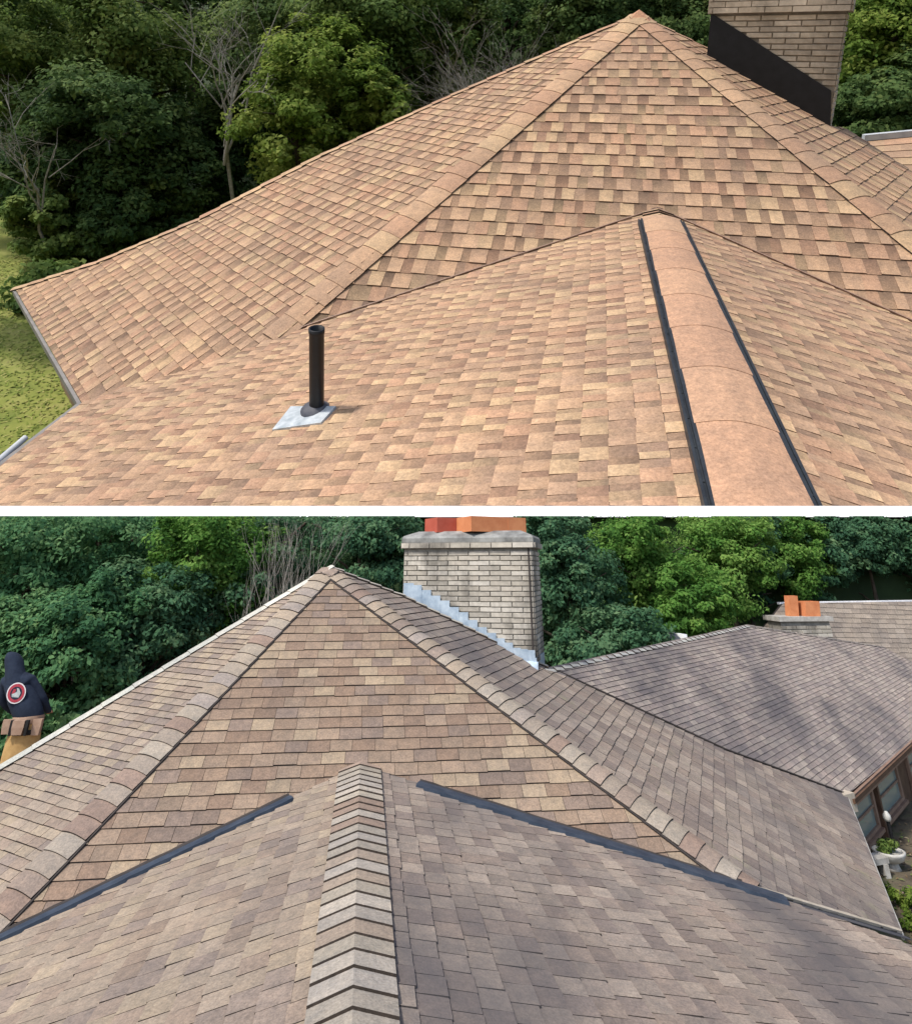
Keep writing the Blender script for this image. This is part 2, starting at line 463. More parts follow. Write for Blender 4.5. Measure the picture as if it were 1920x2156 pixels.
TAN = [(0.398, 0.258, 0.16), (0.384, 0.236, 0.149), (0.437, 0.301, 0.179), (0.37, 0.242, 0.155), (0.418, 0.275, 0.171)]
OLD = [(0.271, 0.195, 0.138), (0.294, 0.218, 0.157), (0.242, 0.171, 0.123), (0.275, 0.204, 0.147), (0.337, 0.261, 0.18), (0.233, 0.176, 0.138)]
OLD_PALE = [(0.324, 0.257, 0.196), (0.351, 0.283, 0.217), (0.293, 0.228, 0.176), (0.333, 0.271, 0.207), (0.369, 0.298, 0.217), (0.27, 0.217, 0.178)]
OLD_GREY = [(0.274, 0.228, 0.189), (0.307, 0.255, 0.211), (0.235, 0.191, 0.163), (0.346, 0.287, 0.233), (0.283, 0.227, 0.186)]
OLD_WING = [(0.342, 0.288, 0.25), (0.38, 0.321, 0.274), (0.294, 0.246, 0.221), (0.408, 0.349, 0.293), (0.351, 0.288, 0.25)]
CAPS_OLD = [(0.324, 0.274, 0.215), (0.306, 0.257, 0.206), (0.333, 0.27, 0.202), (0.288, 0.226, 0.181), (0.351, 0.304, 0.245), (0.315, 0.27, 0.232), (0.333, 0.287, 0.228), (0.261, 0.191, 0.15)]
CAPS_RIDGE = [(0.37, 0.33, 0.271), (0.351, 0.312, 0.258), (0.366, 0.312, 0.239), (0.332, 0.27, 0.212), (0.389, 0.349, 0.294), (0.361, 0.326, 0.281), (0.37, 0.33, 0.267), (0.351, 0.312, 0.253), (0.323, 0.242, 0.189)]
EDGE = (0.055, 0.043, 0.034)  # cut asphalt edge, kept dark to carry the gap shadow under each course
EDGE_TAN = (0.14, 0.085, 0.055)  # browner edge for the tan roof, same shadow line put in the colour

class Slope:
    def __init__(s, key):
        d = C[key]
        s.o = Vector(d['o']); s.X = Vector(d['X']); s.V = Vector(d['V']); s.N = s.X.cross(s.V).normalized()
        s.poly = [tuple(p) for p in d['poly']]
    def p(s, u, v, h=0.0):
        return s.o + s.X * u + s.V * v + s.N * h

def shingle_rows(sl, expo, wmin, wmax, thick, tones, style, even=None, slot=0.35, dark=(0.34, 0.72)):
    """every shingle of a slope as (mesh polygons); courses run along X, from the eave up"""
    us = [p[0] for p in sl.poly]; vs = [p[1] for p in sl.poly]
    v0 = min(vs) - expo * RND.uniform(0, 0.9); k = 0
    pieces = []
    while v0 + k * expo < max(vs):
        va = v0 + k * expo; vb = va + expo
        u = min(us) - RND.uniform(0, wmax) - (0.5 * even * (k % 2) if even else 0)
        tooth = RND.random() < 0.5
        while u < max(us):
            w = even * RND.uniform(0.97, 1.03) if even else RND.uniform(wmin, wmax) * (1.0 if tooth else 0.8)
            gap = thick * slot if even else 0.0
            jv = RND.uniform(-0.05, 0.05) * expo if even else RND.uniform(-0.03, 0.03) * expo
            pl = clip_rect(sl.poly, u, u + w - gap, va + jv, vb)
            if pl:
                mb = MB()
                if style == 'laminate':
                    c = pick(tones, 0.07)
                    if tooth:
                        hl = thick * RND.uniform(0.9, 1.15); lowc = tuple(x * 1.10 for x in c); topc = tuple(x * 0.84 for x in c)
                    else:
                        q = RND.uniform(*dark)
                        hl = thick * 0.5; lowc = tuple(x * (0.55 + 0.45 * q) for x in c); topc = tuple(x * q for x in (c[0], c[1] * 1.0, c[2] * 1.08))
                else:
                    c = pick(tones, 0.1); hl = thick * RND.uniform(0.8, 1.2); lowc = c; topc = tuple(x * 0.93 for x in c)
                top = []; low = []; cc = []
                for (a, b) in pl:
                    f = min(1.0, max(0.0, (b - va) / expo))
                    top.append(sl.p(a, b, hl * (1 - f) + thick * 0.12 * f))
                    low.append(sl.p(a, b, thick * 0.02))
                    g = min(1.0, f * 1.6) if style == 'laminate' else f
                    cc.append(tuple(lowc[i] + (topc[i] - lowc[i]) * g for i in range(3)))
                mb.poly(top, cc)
                for i in range(len(pl)):
                    j = (i + 1) % len(pl)
                    if pl[i][1] > vb - 1e-4 and pl[j][1] > vb - 1e-4: continue
                    mb.poly([low[i], low[j], top[j], top[i]], EDGE_TAN if style == 'laminate' else EDGE)
                pieces.append((mb, top))
            u += w
            if style == 'laminate': tooth = not tooth if RND.random() < 0.85 else tooth
        k += 1
    return pieces

def roof(thing, slopes, limit=300):
    """slopes: list of (part name, Slope, piece list, material). Largest `limit` shingles become sub-parts"""
    ranked = []
    decks = []
    for i, (nm, sl, pieces, mat) in enumerate(slopes):
        d = MB(); d.poly([sl.p(u, v, 0) for u, v in sl.poly], (0.05, 0.045, 0.04))
        deck = d.build(nm, M['felt'], thing)
        decks.append(deck)
        for j, (mb, top) in enumerate(pieces):
            q = [screen(thing.world(p)) for p in top]
            a = abs(sum(q[t - 1][0] * q[t][1] - q[t][0] * q[t - 1][1] for t in range(len(q)))) * 0.5
            cx = sum(t[0] for t in q) / len(q); cy = sum(t[1] for t in q) / len(q)
            seen = -905 < cx < 905 and -1590 < cy < 445
            ranked.append((a if seen else 0.0, i, j))
    ranked.sort(reverse=True)
    single = set((i, j) for a, i, j in ranked[:limit] if a > 0)
    for i, (nm, sl, pieces, mat) in enumerate(slopes):
        field = MB()
        for j, (mb, top) in enumerate(pieces):
            if (i, j) in single:
                mb.build('shingle', mat, thing, decks[i])
            else:
                off = len(field.v)
                field.v.extend(mb.v); field.f.extend(tuple(k + off for k in f) for f in mb.f)
                field.c.extend(mb.c); field.m.extend(mb.m)
        if field.f:
            field.build('shingle_field', mat, thing, decks[i], kind='stuff')
    return decks

def caps(thing, parent, name, low, high, side_a, side_b, nrm, w, expo, th, tones, mat, round_=True, jit=0.1, lift=0.0, edge=EDGE):
    """cap shingles laid over a hip or ridge from its low end to its high end, each its own piece"""
    low = Vector(low); high = Vector(high)
    D = (high - low); L = D.length; D.normalize()
    n = max(1, int(round(L / expo))); e = L / n
    a = Vector(side_a).normalized(); b = Vector(side_b).normalized(); nn = Vector(nrm).normalized()
    def section(pos, h):
        out = []
        K = 8 if round_ else 2
        for i in range(K + 1):
            t = i / K
            if round_:
                p = a * w * (1 - t) ** 2 + b * w * t ** 2 + nn * (w * 0.10) * 2 * t * (1 - t)
            else:
                p = a * w * max(0, 1 - 2 * t) + b * w * max(0, 2 * t - 1)
            out.append(pos + p + nn * h)
        return out
    res = []
    for k in range(n):
        p0 = low + D * (k * e - e * RND.uniform(0.0, 0.08)); p1 = low + D * ((k + 1) * e + e * 0.06)
        c = pick(tones, jit)
        mb = MB()
        h0 = lift + th * RND.uniform(1.5, 2.1); h1 = lift + th * 0.5
        r0 = section(p0, h0); r1 = section(p1, h1); g0 = section(p0, lift - th * 0.2); g1 = section(p1, lift - th * 0.2)
        for i in range(len(r0) - 1):
            mb.poly([r0[i], r1[i], r1[i + 1], r0[i + 1]], c)
            mb.poly([g0[i], r0[i], r0[i + 1], g0[i + 1]], edge)
        for i in (0, len(r0) - 1):
            mb.poly([g0[i], g1[i], r1[i], r0[i]], EDGE)
        res.append(mb.build(name, mat, thing, parent))
    return res

def into(n, D, toward):
    """unit vector in the plane with normal n, square to D, on the side of `toward`"""
    s = Vector(n).cross(D).normalized()
    return s if s.dot(toward) > 0 else -s

def bricks(thing, z0, z1, corner, dirs, brick_l, brick_h, mat, mortar, keep, taper=0.0):
    """chimney stack: a mortar core and single bricks on the faces in `dirs` = [(direction, length, outward)]"""
    c = Vector(corner)
    (d1, l1, n1), (d2, l2, n2) = dirs
    core = MB(); ins = brick_h * 0.12
    o = Vector((c.x, c.y, z0)) - n1 * ins - n2 * ins
    core.box(o, d1 * (l1 - ins), d2 * (l2 - ins), Vector((0, 0, z1 - z0)), (0.1, 0.09, 0.08))
    st = core.build('stack', mortar, thing)
    gap = brick_h * 0.13
    protos = {}
    rows = int((z1 - z0) / brick_h)
    for fi, (d, ln, nv) in enumerate(dirs):
        for r in range(rows):
            z = z0 + r * brick_h
            u = -brick_l * (0.5 if r % 2 else 0.0)
            while u < ln - 1e-3:
                a = max(u, 0.0); b = min(u + brick_l, ln)
                u += brick_l
                if b - a < brick_l * 0.12: continue
                mid = Vector((c.x, c.y, z + brick_h / 2)) + d * (a + b) / 2
                if not keep(mid, fi): continue
                L = round((b - a) / brick_l * 4) / 4 * brick_l
                L = max(L, brick_l * 0.25)
                key = (fi, round(L, 3))
                if key not in protos:
                    mb = MB(); h = brick_h - gap; t = brick_h * 0.22; bv = brick_h * 0.07
                    LL = min(L, b - a) - gap
                    back = [Vector((0, 0, 0)), d * LL, d * LL + Vector((0, 0, h)), Vector((0, 0, h))]
                    fr = [back[0] + d * bv + Vector((0, 0, bv)), back[1] - d * bv + Vector((0, 0, bv)), back[2] - d * bv - Vector((0, 0, bv)), back[3] + d * bv - Vector((0, 0, bv))]
                    fr = [p + nv * t for p in fr]
                    mb.poly(fr)
                    for i in range(4):
                        j = (i + 1) % 4
                        mb.poly([back[i], back[j], fr[j], fr[i]])
                    me = mb.data('brick'); me.materials.append(mat)
                    protos[key] = me
                ob = bpy.data.objects.new('brick', protos[key])
                COL.objects.link(ob); ob.parent = st
                ob.location = Vector((c.x, c.y, z)) + d * (a + gap / 2) - nv * (ins * 0.9) + nv * RND.uniform(0, brick_h * 0.10) - thing.base
                ob.rotation_euler = (RND.uniform(-.01, .01), RND.uniform(-.012, .012), RND.uniform(-.01, .01))
    return st

def dirv(deg):
    a = math.radians(deg)
    return Vector((math.sin(a), math.cos(a), 0))

Z = Vector((0, 0, 1))
def V3(k): return Vector(C[k])

# ------------------------------------------------------------------ ground, slopes
g = MB(); g.box((-900, -600, -0.3), (1800, 0, 0), (0, 1500, 0), (0, 0, 0.3))
solo(Plot((0, 0, 0), Matrix.Identity(3)), 'ground', g, M['soil'], (0, 0, 0), kind='structure')
W0 = Plot((0, 0, 0), Matrix.Identity(3))
hs = MB(); rows = []
for j in range(7):
    row = []
    for x in range(-60, 61, 2):
        y = 23.1 + 0.1 * math.sin(x * 0.9 + j) - 0.121 * x + j * 0.04
        row.append(Vector((x, y, min(-0.2 + j * 1.0, 3.65 + 0.0673 * y + 0.0082 * x - 0.04))))
    rows.append(row)
hs.grid(rows)
solo(W0, 'hillside', hs, M['forest'], (0, 23.3, 0), kind='structure', smooth=True)

ZG = -46.0
lw = MB()
rows = []
for j in range(28):
    y = 40 + j * 12
    rows.append([Vector((x, y, ZG + 0.5 * math.sin(x * 0.05 + y * 0.07) * min(1, j * .3) + max(0, y - 175) * 0.62)) for x in range(-420, 421, 20)])
lw.grid(rows)
lawn = solo(UP, 'lawn_ground', lw, [M['lawn'], M['forest_up']], (0, 60, ZG), kind='structure', smooth=True)
for f in lawn.data.polygons:
    if f.center.y > 78 + 0 * f.center.x: f.material_index = 0 if f.center.y < 70 else 1
for f in lawn.data.polygons:
    f.material_index = 1 if (f.center.y > 95 or f.center.x > -40) else 0

# the white ledge that carries the upper plot: its front edge
f1 = Vector((0.1203785, 0.98945685, 0.08052423)); xc = Vector((0.99268043, -0.12077068, 0.0)); nl_ = xc.cross(f1)
lg = MB()
o0 = CAM + f1 * 22.6 - xc * 60
t_ = 0.32
q = [o0 - nl_ * t_, o0 + f1 * 0.22, o0 + f1 * 9.0, o0 + f1 * 9.0 - nl_ * t_]      # sloped front edge, flat top
lg.poly(q[::-1]); lg.poly([p + xc * 120 for p in q])
for i in range(4):
    lg.poly([q[i], q[(i + 1) % 4], q[(i + 1) % 4] + xc * 120, q[i] + xc * 120])
solo(W0, 'white_ledge', lg, M['white_paint'], o0, 'long straight white ledge between the tan roof and the weathered roof', 'ledge')

# ------------------------------------------------------------------ upper house: new tan shingles
upper = Thing(UP, 'house', (0, 60, ZG), 'house with new tan shingle roof, black-sided chimney and wide ridge vent', 'house')
sf = Slope('A_front'); sl = Slope('A_left'); sr = Slope('A_right'); nl = Slope('A_near_left'); nr = Slope('A_near_right')
E_ = 1.72
lam = lambda s, e=E_, a=0.8, b=1.7, th=0.13, dk_=(0.34, 0.66): shingle_rows(s, e, a, b, th, TAN, 'laminate', dark=dk_)
deckU = roof(upper, [('front_slope', sf, lam(sf), M['shingle_tan']), ('side_slope', sl, lam(sl, 1.4, 0.55, 1.15, 0.12, (0.40, 0.72)), M['shingle_tan']), ('side_slope', sr, lam(sr, 1.6, 0.7, 1.5, 0.12, (0.5, 0.82)), M['shingle_tan']),
                     ('near_slope', nl, lam(nl, 1.2, 0.45, 1.0, 0.08, (0.46, 0.76)), M['shingle_tan']), ('near_slope', nr, lam(nr, 1.2, 0.45, 1.0, 0.08, (0.46, 0.76)), M['shingle_tan'])])
apx = V3('A_apex')
def hip(thing, parent, low, high, na, nb, wa, wb, w, e, th, tones, mat, **k):
    D = (Vector(high) - Vector(low)).normalized()
    a = into(na, D, Vector(wa)); b = into(nb, D, Vector(wb))
    return caps(thing, parent, 'hip_cap', low, high, a, b, (Vector(na) + Vector(nb)), w, e, th, tones, mat, **k)
hip(upper, deckU[0], V3('A_lh'), apx, C['A_nl'], C['A_nf'], (-1, 0.4, 0), (1, -0.5, 0), 1.42, 2.4, 0.06, TAN, M['shingle_tan'], lift=0.17, jit=0.07, edge=(0.25, 0.155, 0.095))
hip(upper, deckU[0], V3('A_rh'), apx, C['A_nf'], C['A_nr'], (-1, -0.5, 0), (1, 0.6, 0), 1.42, 2.4, 0.06, TAN, M['shingle_tan'], lift=0.17, jit=0.07, edge=(0.25, 0.155, 0.095))
# top cap at the peak
pk = MB()
pc = apx + Vector((0, 0.1, 0.75))
ring = [apx + Vector((-3.3, 1.2, -1.55)), apx + Vector((-1.9, -2.0, -1.35)), apx + Vector((1.9, -2.1, -1.4)), apx + Vector((3.6, 0.8, -1.75)), apx + Vector((1.6, 3.2, -1.6)), apx + Vector((-1.6, 3.2, -1.6))]
for i in range(6):
    pk.poly([ring[i], ring[(i + 1) % 6], pc], (0.45, 0.25, 0.15))
    q0 = ring[i] - Z * 0.3; q1 = ring[(i + 1) % 6] - Z * 0.3
    pk.poly([q0, q1, ring[(i + 1) % 6], ring[i]], EDGE)
pk.build('peak_cap', M['shingle_tan'], upper)
# rear hips seen in outline, and the rear slopes behind them
def rear(thing, pts, n_in, inward, w, e, th, tones, mat, drop, parent=None, lift=0.0):
    for i in range(len(pts) - 1):
        hi = Vector(pts[i]); lo = Vector(pts[i + 1])
        D = (hi - lo).normalized()
        a = into(n_in, D, Vector(inward))
        hz = D.cross(Z).normalized()
        b = a - hz * (2 * a.dot(hz))
        caps(thing, parent, 'hip_cap', lo, hi, a, b, (a + b) * -1 + Z * 0.6, w, e, th, tones, mat, lift=lift)
    mb = MB()
    top = [Vector(p) for p in pts]
    D = (top[0] - top[-1]).normalized(); a = into(n_in, D, Vector(inward)); hz = D.cross(Z).normalized(); b = a - hz * (2 * a.dot(hz))
    for i in range(len(top) - 1):
        mb.poly([top[i] - Z * 0.02, top[i + 1] - Z * 0.02, top[i + 1] + b * drop, top[i] + b * drop], pick(tones))
    return mb.build('rear_slope', mat, thing)
rear(upper, C['A_sil_left'], C['A_nl'], (0, -1, 0), 0.85, 2.6, 0.08, TAN, M['shingle_tan'], 14, deckU[1], lift=0.12)
rear(upper, C['A_sil_right'][:2], C['A_nr'], (0, -1, 0), 0.9, 2.6, 0.12, TAN, M['shingle_tan'], 8, deckU[2])
# left eave: fascia and drip edge, wall below
eb = V3('A_eave_back'); ef = V3('A_eave_front')
ed = (ef - eb).normalized(); eo = Vector((ed.y, -ed.x, 0))
if eo.x > 0: eo = -eo
fm = MB(); fm.box(eb - Z * 0.9 + eo * 0.05, ed * (ef - eb).length, eo * 0.3, Z * 0.85)
fm.build('fascia', M['grey_trim'], upper)
wm = MB(); wm.box(eb - eo * 3 - Z * 15, ed * ((ef - eb).length * 0.42), -eo * 1.0, Z * 13.2)
wm.build('wall', M['trim_wood'], upper)
# near eave fascia
n5 = [nl.p(*nl.poly[i]) for i in (4, 5, 6)]
fm = MB()
for p, q in ((n5[0], n5[1]), (n5[1], n5[2])):
    d = (q - p)
    fm.box(p - Z * 0.9 + Vector((-0.5, 0, 0)), d, Vector((0.45, 0, 0)), Z * 0.80)
fm.build('fascia', M['grey_trim'], upper)
gp = nl.p(*nl.poly[5])
gm_ = MB(); gpts = [gp + Vector((-1.6, 3.6, -0.4)), gp + Vector((-1.0, 0.6, -0.35)), gp + Vector((-0.6, -2.0, -0.5))]
gm_.tube(gpts, [0.22, 0.26, 0.26], 10)
gm_.build('gutter', M['gutter'], upper, smooth=True)
# ridge: V caps near the junction, then the wide rounded vent
Ja = V3('A_J'); Re = V3('A_ridge_end')
rl = -nl.V; rrv = -nr.V
caps(upper, deckU[3], 'ridge_cap', Ja + Vector((0.02, -3.4, 0.05)), Ja + Vector((0, 0.9, 0.05)), rl, rrv, Z, 1.45, 0.95, 0.12, TAN, M['shingle_tan'], round_=False)
vent_tones = [(0.42, 0.26, 0.165), (0.415, 0.252, 0.16), (0.43, 0.275, 0.172)]
yv1 = Ja.y - 3.4; ve = 3.0
k = 0; y = Re.y - 1.5
vent_lo = Re.y + 0.0
nseg = 8; seg = (yv1 - vent_lo) / nseg
CN = Vector(C['A_cut_n'])
def cut_y(x, z):                                   # where a ridge-parallel line meets the top of the ledge
    return -(CN.x * x + CN.z * z) / CN.y
def vx(y_): return Ja.x + (Re.x - Ja.x) * (Ja.y - y_) / (Ja.y - Re.y)
for k in range(nseg):
    mb = MB(); c = pick(vent_tones, 0.03)
    rows = []
    for e_, (y_, h) in enumerate(((vent_lo + k * seg, 0.36), (vent_lo + (k + 1) * seg + 0.3, 0.33))):
        row = []
        for i in range(13):
            t = i / 12 * 2 - 1
            x_ = vx(y_) + t * 1.62; z_ = Ja.z + h - 0.26 * t * t - 0.06 * abs(t)
            yy = cut_y(x_, z_) if (k == 0 and e_ == 0) else y_
            row.append(Vector((x_, yy, z_)))
        rows.append(row)
    mb.grid(rows[::-1], c)
    if k:
        for i in range(12):
            mb.poly([rows[0][i] - Z * 0.05, rows[0][i + 1] - Z * 0.05, rows[0][i + 1], rows[0][i]], tuple(x * 0.8 for x in c))
    mb.build('vent_cap', M['shingle_tan'], upper, deckU[3], smooth=False)
for sgn in (-1, 1):
    mb = MB()
    y1 = yv1 - 0.15; y0 = vent_lo
    for (xo, xw, zo, zh) in ((1.56, 0.16, -0.52, 0.56), (1.72, 0.10, -0.52, 0.42), (1.82, 0.12, -0.54, 0.50)):
        pr_ = []
        for (dx, dz) in ((0, 0), (xw, 0), (xw, zh), (0, zh)):
            x_ = vx(y0) + sgn * (xo + dx); z_ = Ja.z + zo + dz
            pr_.append((Vector((x_, max(cut_y(x_, z_), y0 - 0.8), z_)), Vector((vx(y1) + sgn * (xo + dx), y1, z_))))
        for i in range(4):
            j = (i + 1) % 4
            mb.poly([pr_[i][0], pr_[j][0], pr_[j][1], pr_[i][1]])
        mb.poly([p[0] for p in pr_]); mb.poly([p[1] for p in pr_][::-1])
    o = mb.build('vent_strip', M['vent_black'], upper)
    for q in range(18):
        yy = y0 + (y1 - y0) * (q + 0.5) / 18
        r = MB(); r.box((vx(yy) + sgn * 1.73, yy, Ja.z - 0.40), (sgn * 0.2, 0, 0), (0, 0.10, 0), (0, 0, 0.33))
        r.build('vent_rib', M['vent_black'], upper, o)
# dark cut line along the valleys (closed-cut shingles stand proud)
for a_, b_ in ((Ja, V3('A_lh')), (Ja, sf.p(*sf.poly[2]))):
    mb = MB(); d = b_ - a_; nn = Vector(C['A_nf'])
    side = nn.cross(d).normalized()
    mb.box(a_ + nn * 0.1 + (side if side.y > 0 else -side) * 0.02, d, (side if side.y > 0 else -side) * 0.09, nn * 0.12)
    mb.build('valley_edge', M['trim_wood'], upper)

# upper chimney
cu = V3('A_chim_corner'); d1 = dirv(-70); d2 = dirv(20); n1 = -d2; n2 = -d1
chU = Thing(UP, 'chimney', (cu.x, cu.y, cu.z - 8), 'buff brick chimney with black metal flashing beside the tan roof peak', 'chimney')
wU = (V3('A_chim_left') - cu); wU = math.hypot(wU.x, wU.y)
zt = C['A_chim_topz']; zb = C['A_chim_band']
fl = [Vector(p) for p in C['A_chim_flash']]
def under_flash(mid):
    t = (mid - cu).dot(d1) / wU
    return mid.z < (fl[1].z + (fl[0].z - fl[1].z) * t) - 0.6
bricks(chU, cu.z - 8, zb, cu, [(d1, wU, n1), (d2, 4.2, n2)], 2.9, 0.66, M['brick_buff'], M['mortar_up'],
       lambda m, fi: (fi == 1 and m.z > cu.z - 0.6) or (fi == 0 and not under_flash(m)))
# projecting band of bricks at the top
bd = MB(); bd.box(Vector((cu.x, cu.y, zb)) + n1 * 0.35 + n2 * 0.35, d1 * (wU + 0.7), d2 * 4.9, Z * (zt - zb), (0.1, 0.09, 0.08))
band = bd.build('band', M['mortar_up'], chU)
for fi, (d, ln, nv) in enumerate(((d1, wU + 0.7, n1), (d2, 4.9, n2))):
    for r in range(4):
        u = -1.4 * (r % 2)
        while u < ln:
            a = max(u, 0); b = min(u + 2.9, ln); u += 2.9
            if b - a < 0.5: continue
            mb = MB()
            mb.box(Vector((cu.x, cu.y, zb + 0.06 + r * 0.69)) + n1 * 0.35 + n2 * 0.35 + d * (a + 0.05) + nv * 0.01, d * (b - a - 0.1), nv * 0.16, Z * 0.6)
            mb.build('brick', M['brick_buff'], chU, band)
mb = MB(); nvf = n1 * 0.22
q = [p + n1 * 0.08 for p in fl]
q[1] = q[1] - d1 * 0.15; q[2] = q[2] - d1 * 0.15 - Z * 0.7; q[3] = q[3] - Z * 1.4
mb.poly([p + nvf for p in (q[3], q[2], q[1], q[0])]); mb.poly([q[0], q[1], q[1] + nvf, q[0] + nvf]); mb.poly([q[1], q[2], q[2] + nvf, q[1] + nvf]); mb.poly([q[3], q[0], q[0] + nvf, q[3] + nvf])
mb.build('black_flashing', M['black_metal'], chU)
mb = MB(); mb.box(cu + n1 * 0.5 - Z * 0.9 + d1 * 0.4, d2 * 4.6 + Vector((1.2, 0, -1.0)), n1 * 0.7 - d1 * 0.9 + Vector((0.6, 0, -0.5)), Z * 0.35)
mb.build('base_flashing', M['galv'], chU)

# vent pipe with boot and plate
pb = V3('A_pipe'); ptp = V3('A_pipe_top')
vp = Thing(UP, 'vent_pipe', pb, 'short black plumbing vent pipe standing on the tan roof', 'vent pipe')
ax = (ptp - pb).normalized(); pr = 0.43
mb = MB(); rows = []
s1 = ax.orthogonal().normalized(); s2 = ax.cross(s1)
def ringp(c, r, n=20): return [c + (s1 * math.cos(2 * math.pi * i / n) + s2 * math.sin(2 * math.pi * i / n)) * r for i in range(n)]
mb.grid([ringp(pb - ax * 0.5, pr), ringp(ptp - ax * 0.3, pr), ringp(ptp - ax * 0.27, pr * 1.07), ringp(ptp, pr * 1.07), ringp(ptp, pr * 0.85), ringp(ptp - ax * 1.6, pr * 0.85)], closed=True)
mb.build('pipe', M['black_plastic'], vp, smooth=True)
mb = MB()
mb.grid([ringp(pb - ax * 0.3, 0.92), ringp(pb + ax * 0.05, 0.95), ringp(pb + ax * 0.22, 0.84), ringp(pb + ax * 0.40, 0.56), ringp(pb + ax * 0.46, 0.44)], closed=True)
mb.build('boot', M['rubber'], vp, smooth=True)
pl_ = [Vector(p) for p in C['A_pipe_plate']]
mb = MB(); up = nl.N
mb.poly([p + up * 0.16 for p in pl_]); 
for i in range(4): mb.poly([pl_[i], pl_[(i + 1) % 4], pl_[(i + 1) % 4] + up * 0.16, pl_[i] + up * 0.16])
mb.build('flashing_plate', M['zinc'], vp)
mb = MB(); mb.grid([ringp(pb - ax * 0.5, 1.25), ringp(pb - ax * 0.2, 1.0), ringp(pb + ax * 0.0, 0.8)], closed=True)
mb.build('flashing_cone', M['zinc'], vp, smooth=True)

# second tan roof far right behind the peak
sec = Thing(UP, 'garage', (60, 130, ZG), 'low tan roof with white gutter edge right of the brick chimney', 'garage')
ra = Vector((42.2, 115, -15.4)); rb = Vector((70, 115, -11.5))
mb = MB(); lowa = Vector((36, 96, -19.0)); lowb = Vector((62, 96, -19.5))
mb.poly([ra, lowa, lowb, rb], TAN[0])
dk = mb.build('roof', M['shingle_tan'], sec)
for r in range(7):
    for cidx in range(12):
        t0 = r / 7; t1 = (r + 1) / 7; u0 = cidx / 12; u1 = (cidx + 1) / 12
        def PP(t, u): return (lowa + (lowb - lowa) * u) * (1 - t) + (ra + (rb - ra) * u) * t
        m2 = MB(); nn = Vector((0, -0.2, 0.98))
        c = pick(TAN)
        a_, b_, c_, d_ = PP(t0, u0) + nn * 0.18, PP(t0, u1) + nn * 0.18, PP(t1, u1) + nn * 0.08, PP(t1, u0) + nn * 0.08
        m2.poly([a_, b_, c_, d_], [c, c, tuple(x * .85 for x in c), tuple(x * .85 for x in c)])
        m2.poly([a_ - nn * 0.14, b_ - nn * 0.14, b_, a_], EDGE_TAN)
        m2.build('shingle', M['shingle_tan'], sec, dk)
mb = MB(); mb.box(ra + Vector((-0.5, 0, 0.1)), rb - ra + Vector((1, 0, 0)), Vector((0, 1.2, 0)), Z * 0.95)
mb.build('gutter', M['gutter'], sec)
mb = MB(); mb.box(ra + Vector((0, 0.2, -0.7)), rb - ra, Vector((0, 0.6, 0)), Z * 0.75)
mb.build('fascia', M['black_metal'], sec)

# ------------------------------------------------------------------ lower house: weathered shingles
lower = Thing(LO, 'house', (0, 9, -3.65), 'house with weathered brown shingle roof, capped hips and blue valley membrane', 'house')
bf = Slope('B_front'); bl = Slope('B_left'); br = Slope('B_right'); bnr = Slope('B_near_right'); bnl = Slope('B_near_left')
tab = lambda s, t, e=0.118, ev=0.2, th=0.010, sl=0.35: shingle_rows(s, e, 0, ev, th, t, 'tab', even=ev, slot=sl)
deckL = roof(lower, [('front_slope', bf, tab(bf, OLD), M['shingle_old']), ('side_slope', bl, tab(bl, OLD_PALE, 0.078, 0.15, 0.009), M['shingle_old']),
                     ('side_slope', br, tab(br, OLD_GREY, 0.122, 0.2, 0.009, 0.6), M['shingle_moss']), ('near_slope', bnr, tab(bnr, OLD_GREY, 0.14, 0.155, 0.011, 0.6), M['shingle_stain']),
                     ('near_slope', bnl, tab(bnl, OLD_PALE, 0.14, 0.155, 0.011, 0.6), M['shingle_old'])])
apb = V3('B_apex'); Jb = V3('B_J')
lhe = V3('B_lh'); rhe = V3('B_rh')
hip(lower, deckL[0], lhe, apb, C['B_nl'], C['B_nf'], (-1, 0.4, 0), (1, -0.5, 0), 0.13, 0.14, 0.0085, CAPS_OLD, M['shingle_old'], lift=0.012, jit=0.1)
hip(lower, deckL[0], rhe, apb, C['B_nf'], C['B_nr'], (-1, -0.5, 0), (1, 0.6, 0), 0.13, 0.14, 0.0085, CAPS_OLD, M['shingle_old'], lift=0.012, jit=0.1)
# dark open seam on the front side of each hip
for e_, sd in ((lhe, -1), (rhe, 1)):
    D = (apb - e_).normalized(); n_ = Vector(C['B_nf']); b_ = into(n_, D, Vector((-sd, -0.5, 0)))
    mb = MB(); mb.box(e_ + b_ * 0.130 + n_ * 0.006, apb - e_, b_ * 0.012, n_ * 0.012)
    mb.build('hip_seam', M['felt'], lower)
caps(lower, deckL[3], 'ridge_cap', Vector(C['B_ridge_end']) + Z * 0.01, Jb + Vector((0, 0.05, 0.01)), -bnl.V, -bnr.V, Z, 0.185, 0.15, 0.0075, CAPS_RIDGE, M['shingle_old'], round_=False, jit=0.12, lift=0.009)
rear(lower, [apb + Vector((0, 0.06, 0.02)), V3('B_left_sil')], C['B_nl'], (0, -1, 0), 0.10, 0.3, 0.005, [(0.46, 0.46, 0.40), (0.42, 0.42, 0.37), (0.5, 0.49, 0.43)], M['shingle_old'], 0.6, deckL[1], lift=0.016)
rear(lower, [apb + Vector((0, 0.07, 0.02)), br.p(*br.poly[1]), br.p(*br.poly[2])], C['B_nr'], (0, -1, 0), 0.085, 0.17, 0.012, [(0.42, 0.40, 0.34), (0.38, 0.35, 0.3)], M['shingle_old'], 0.9, deckL[2], lift=0.012)
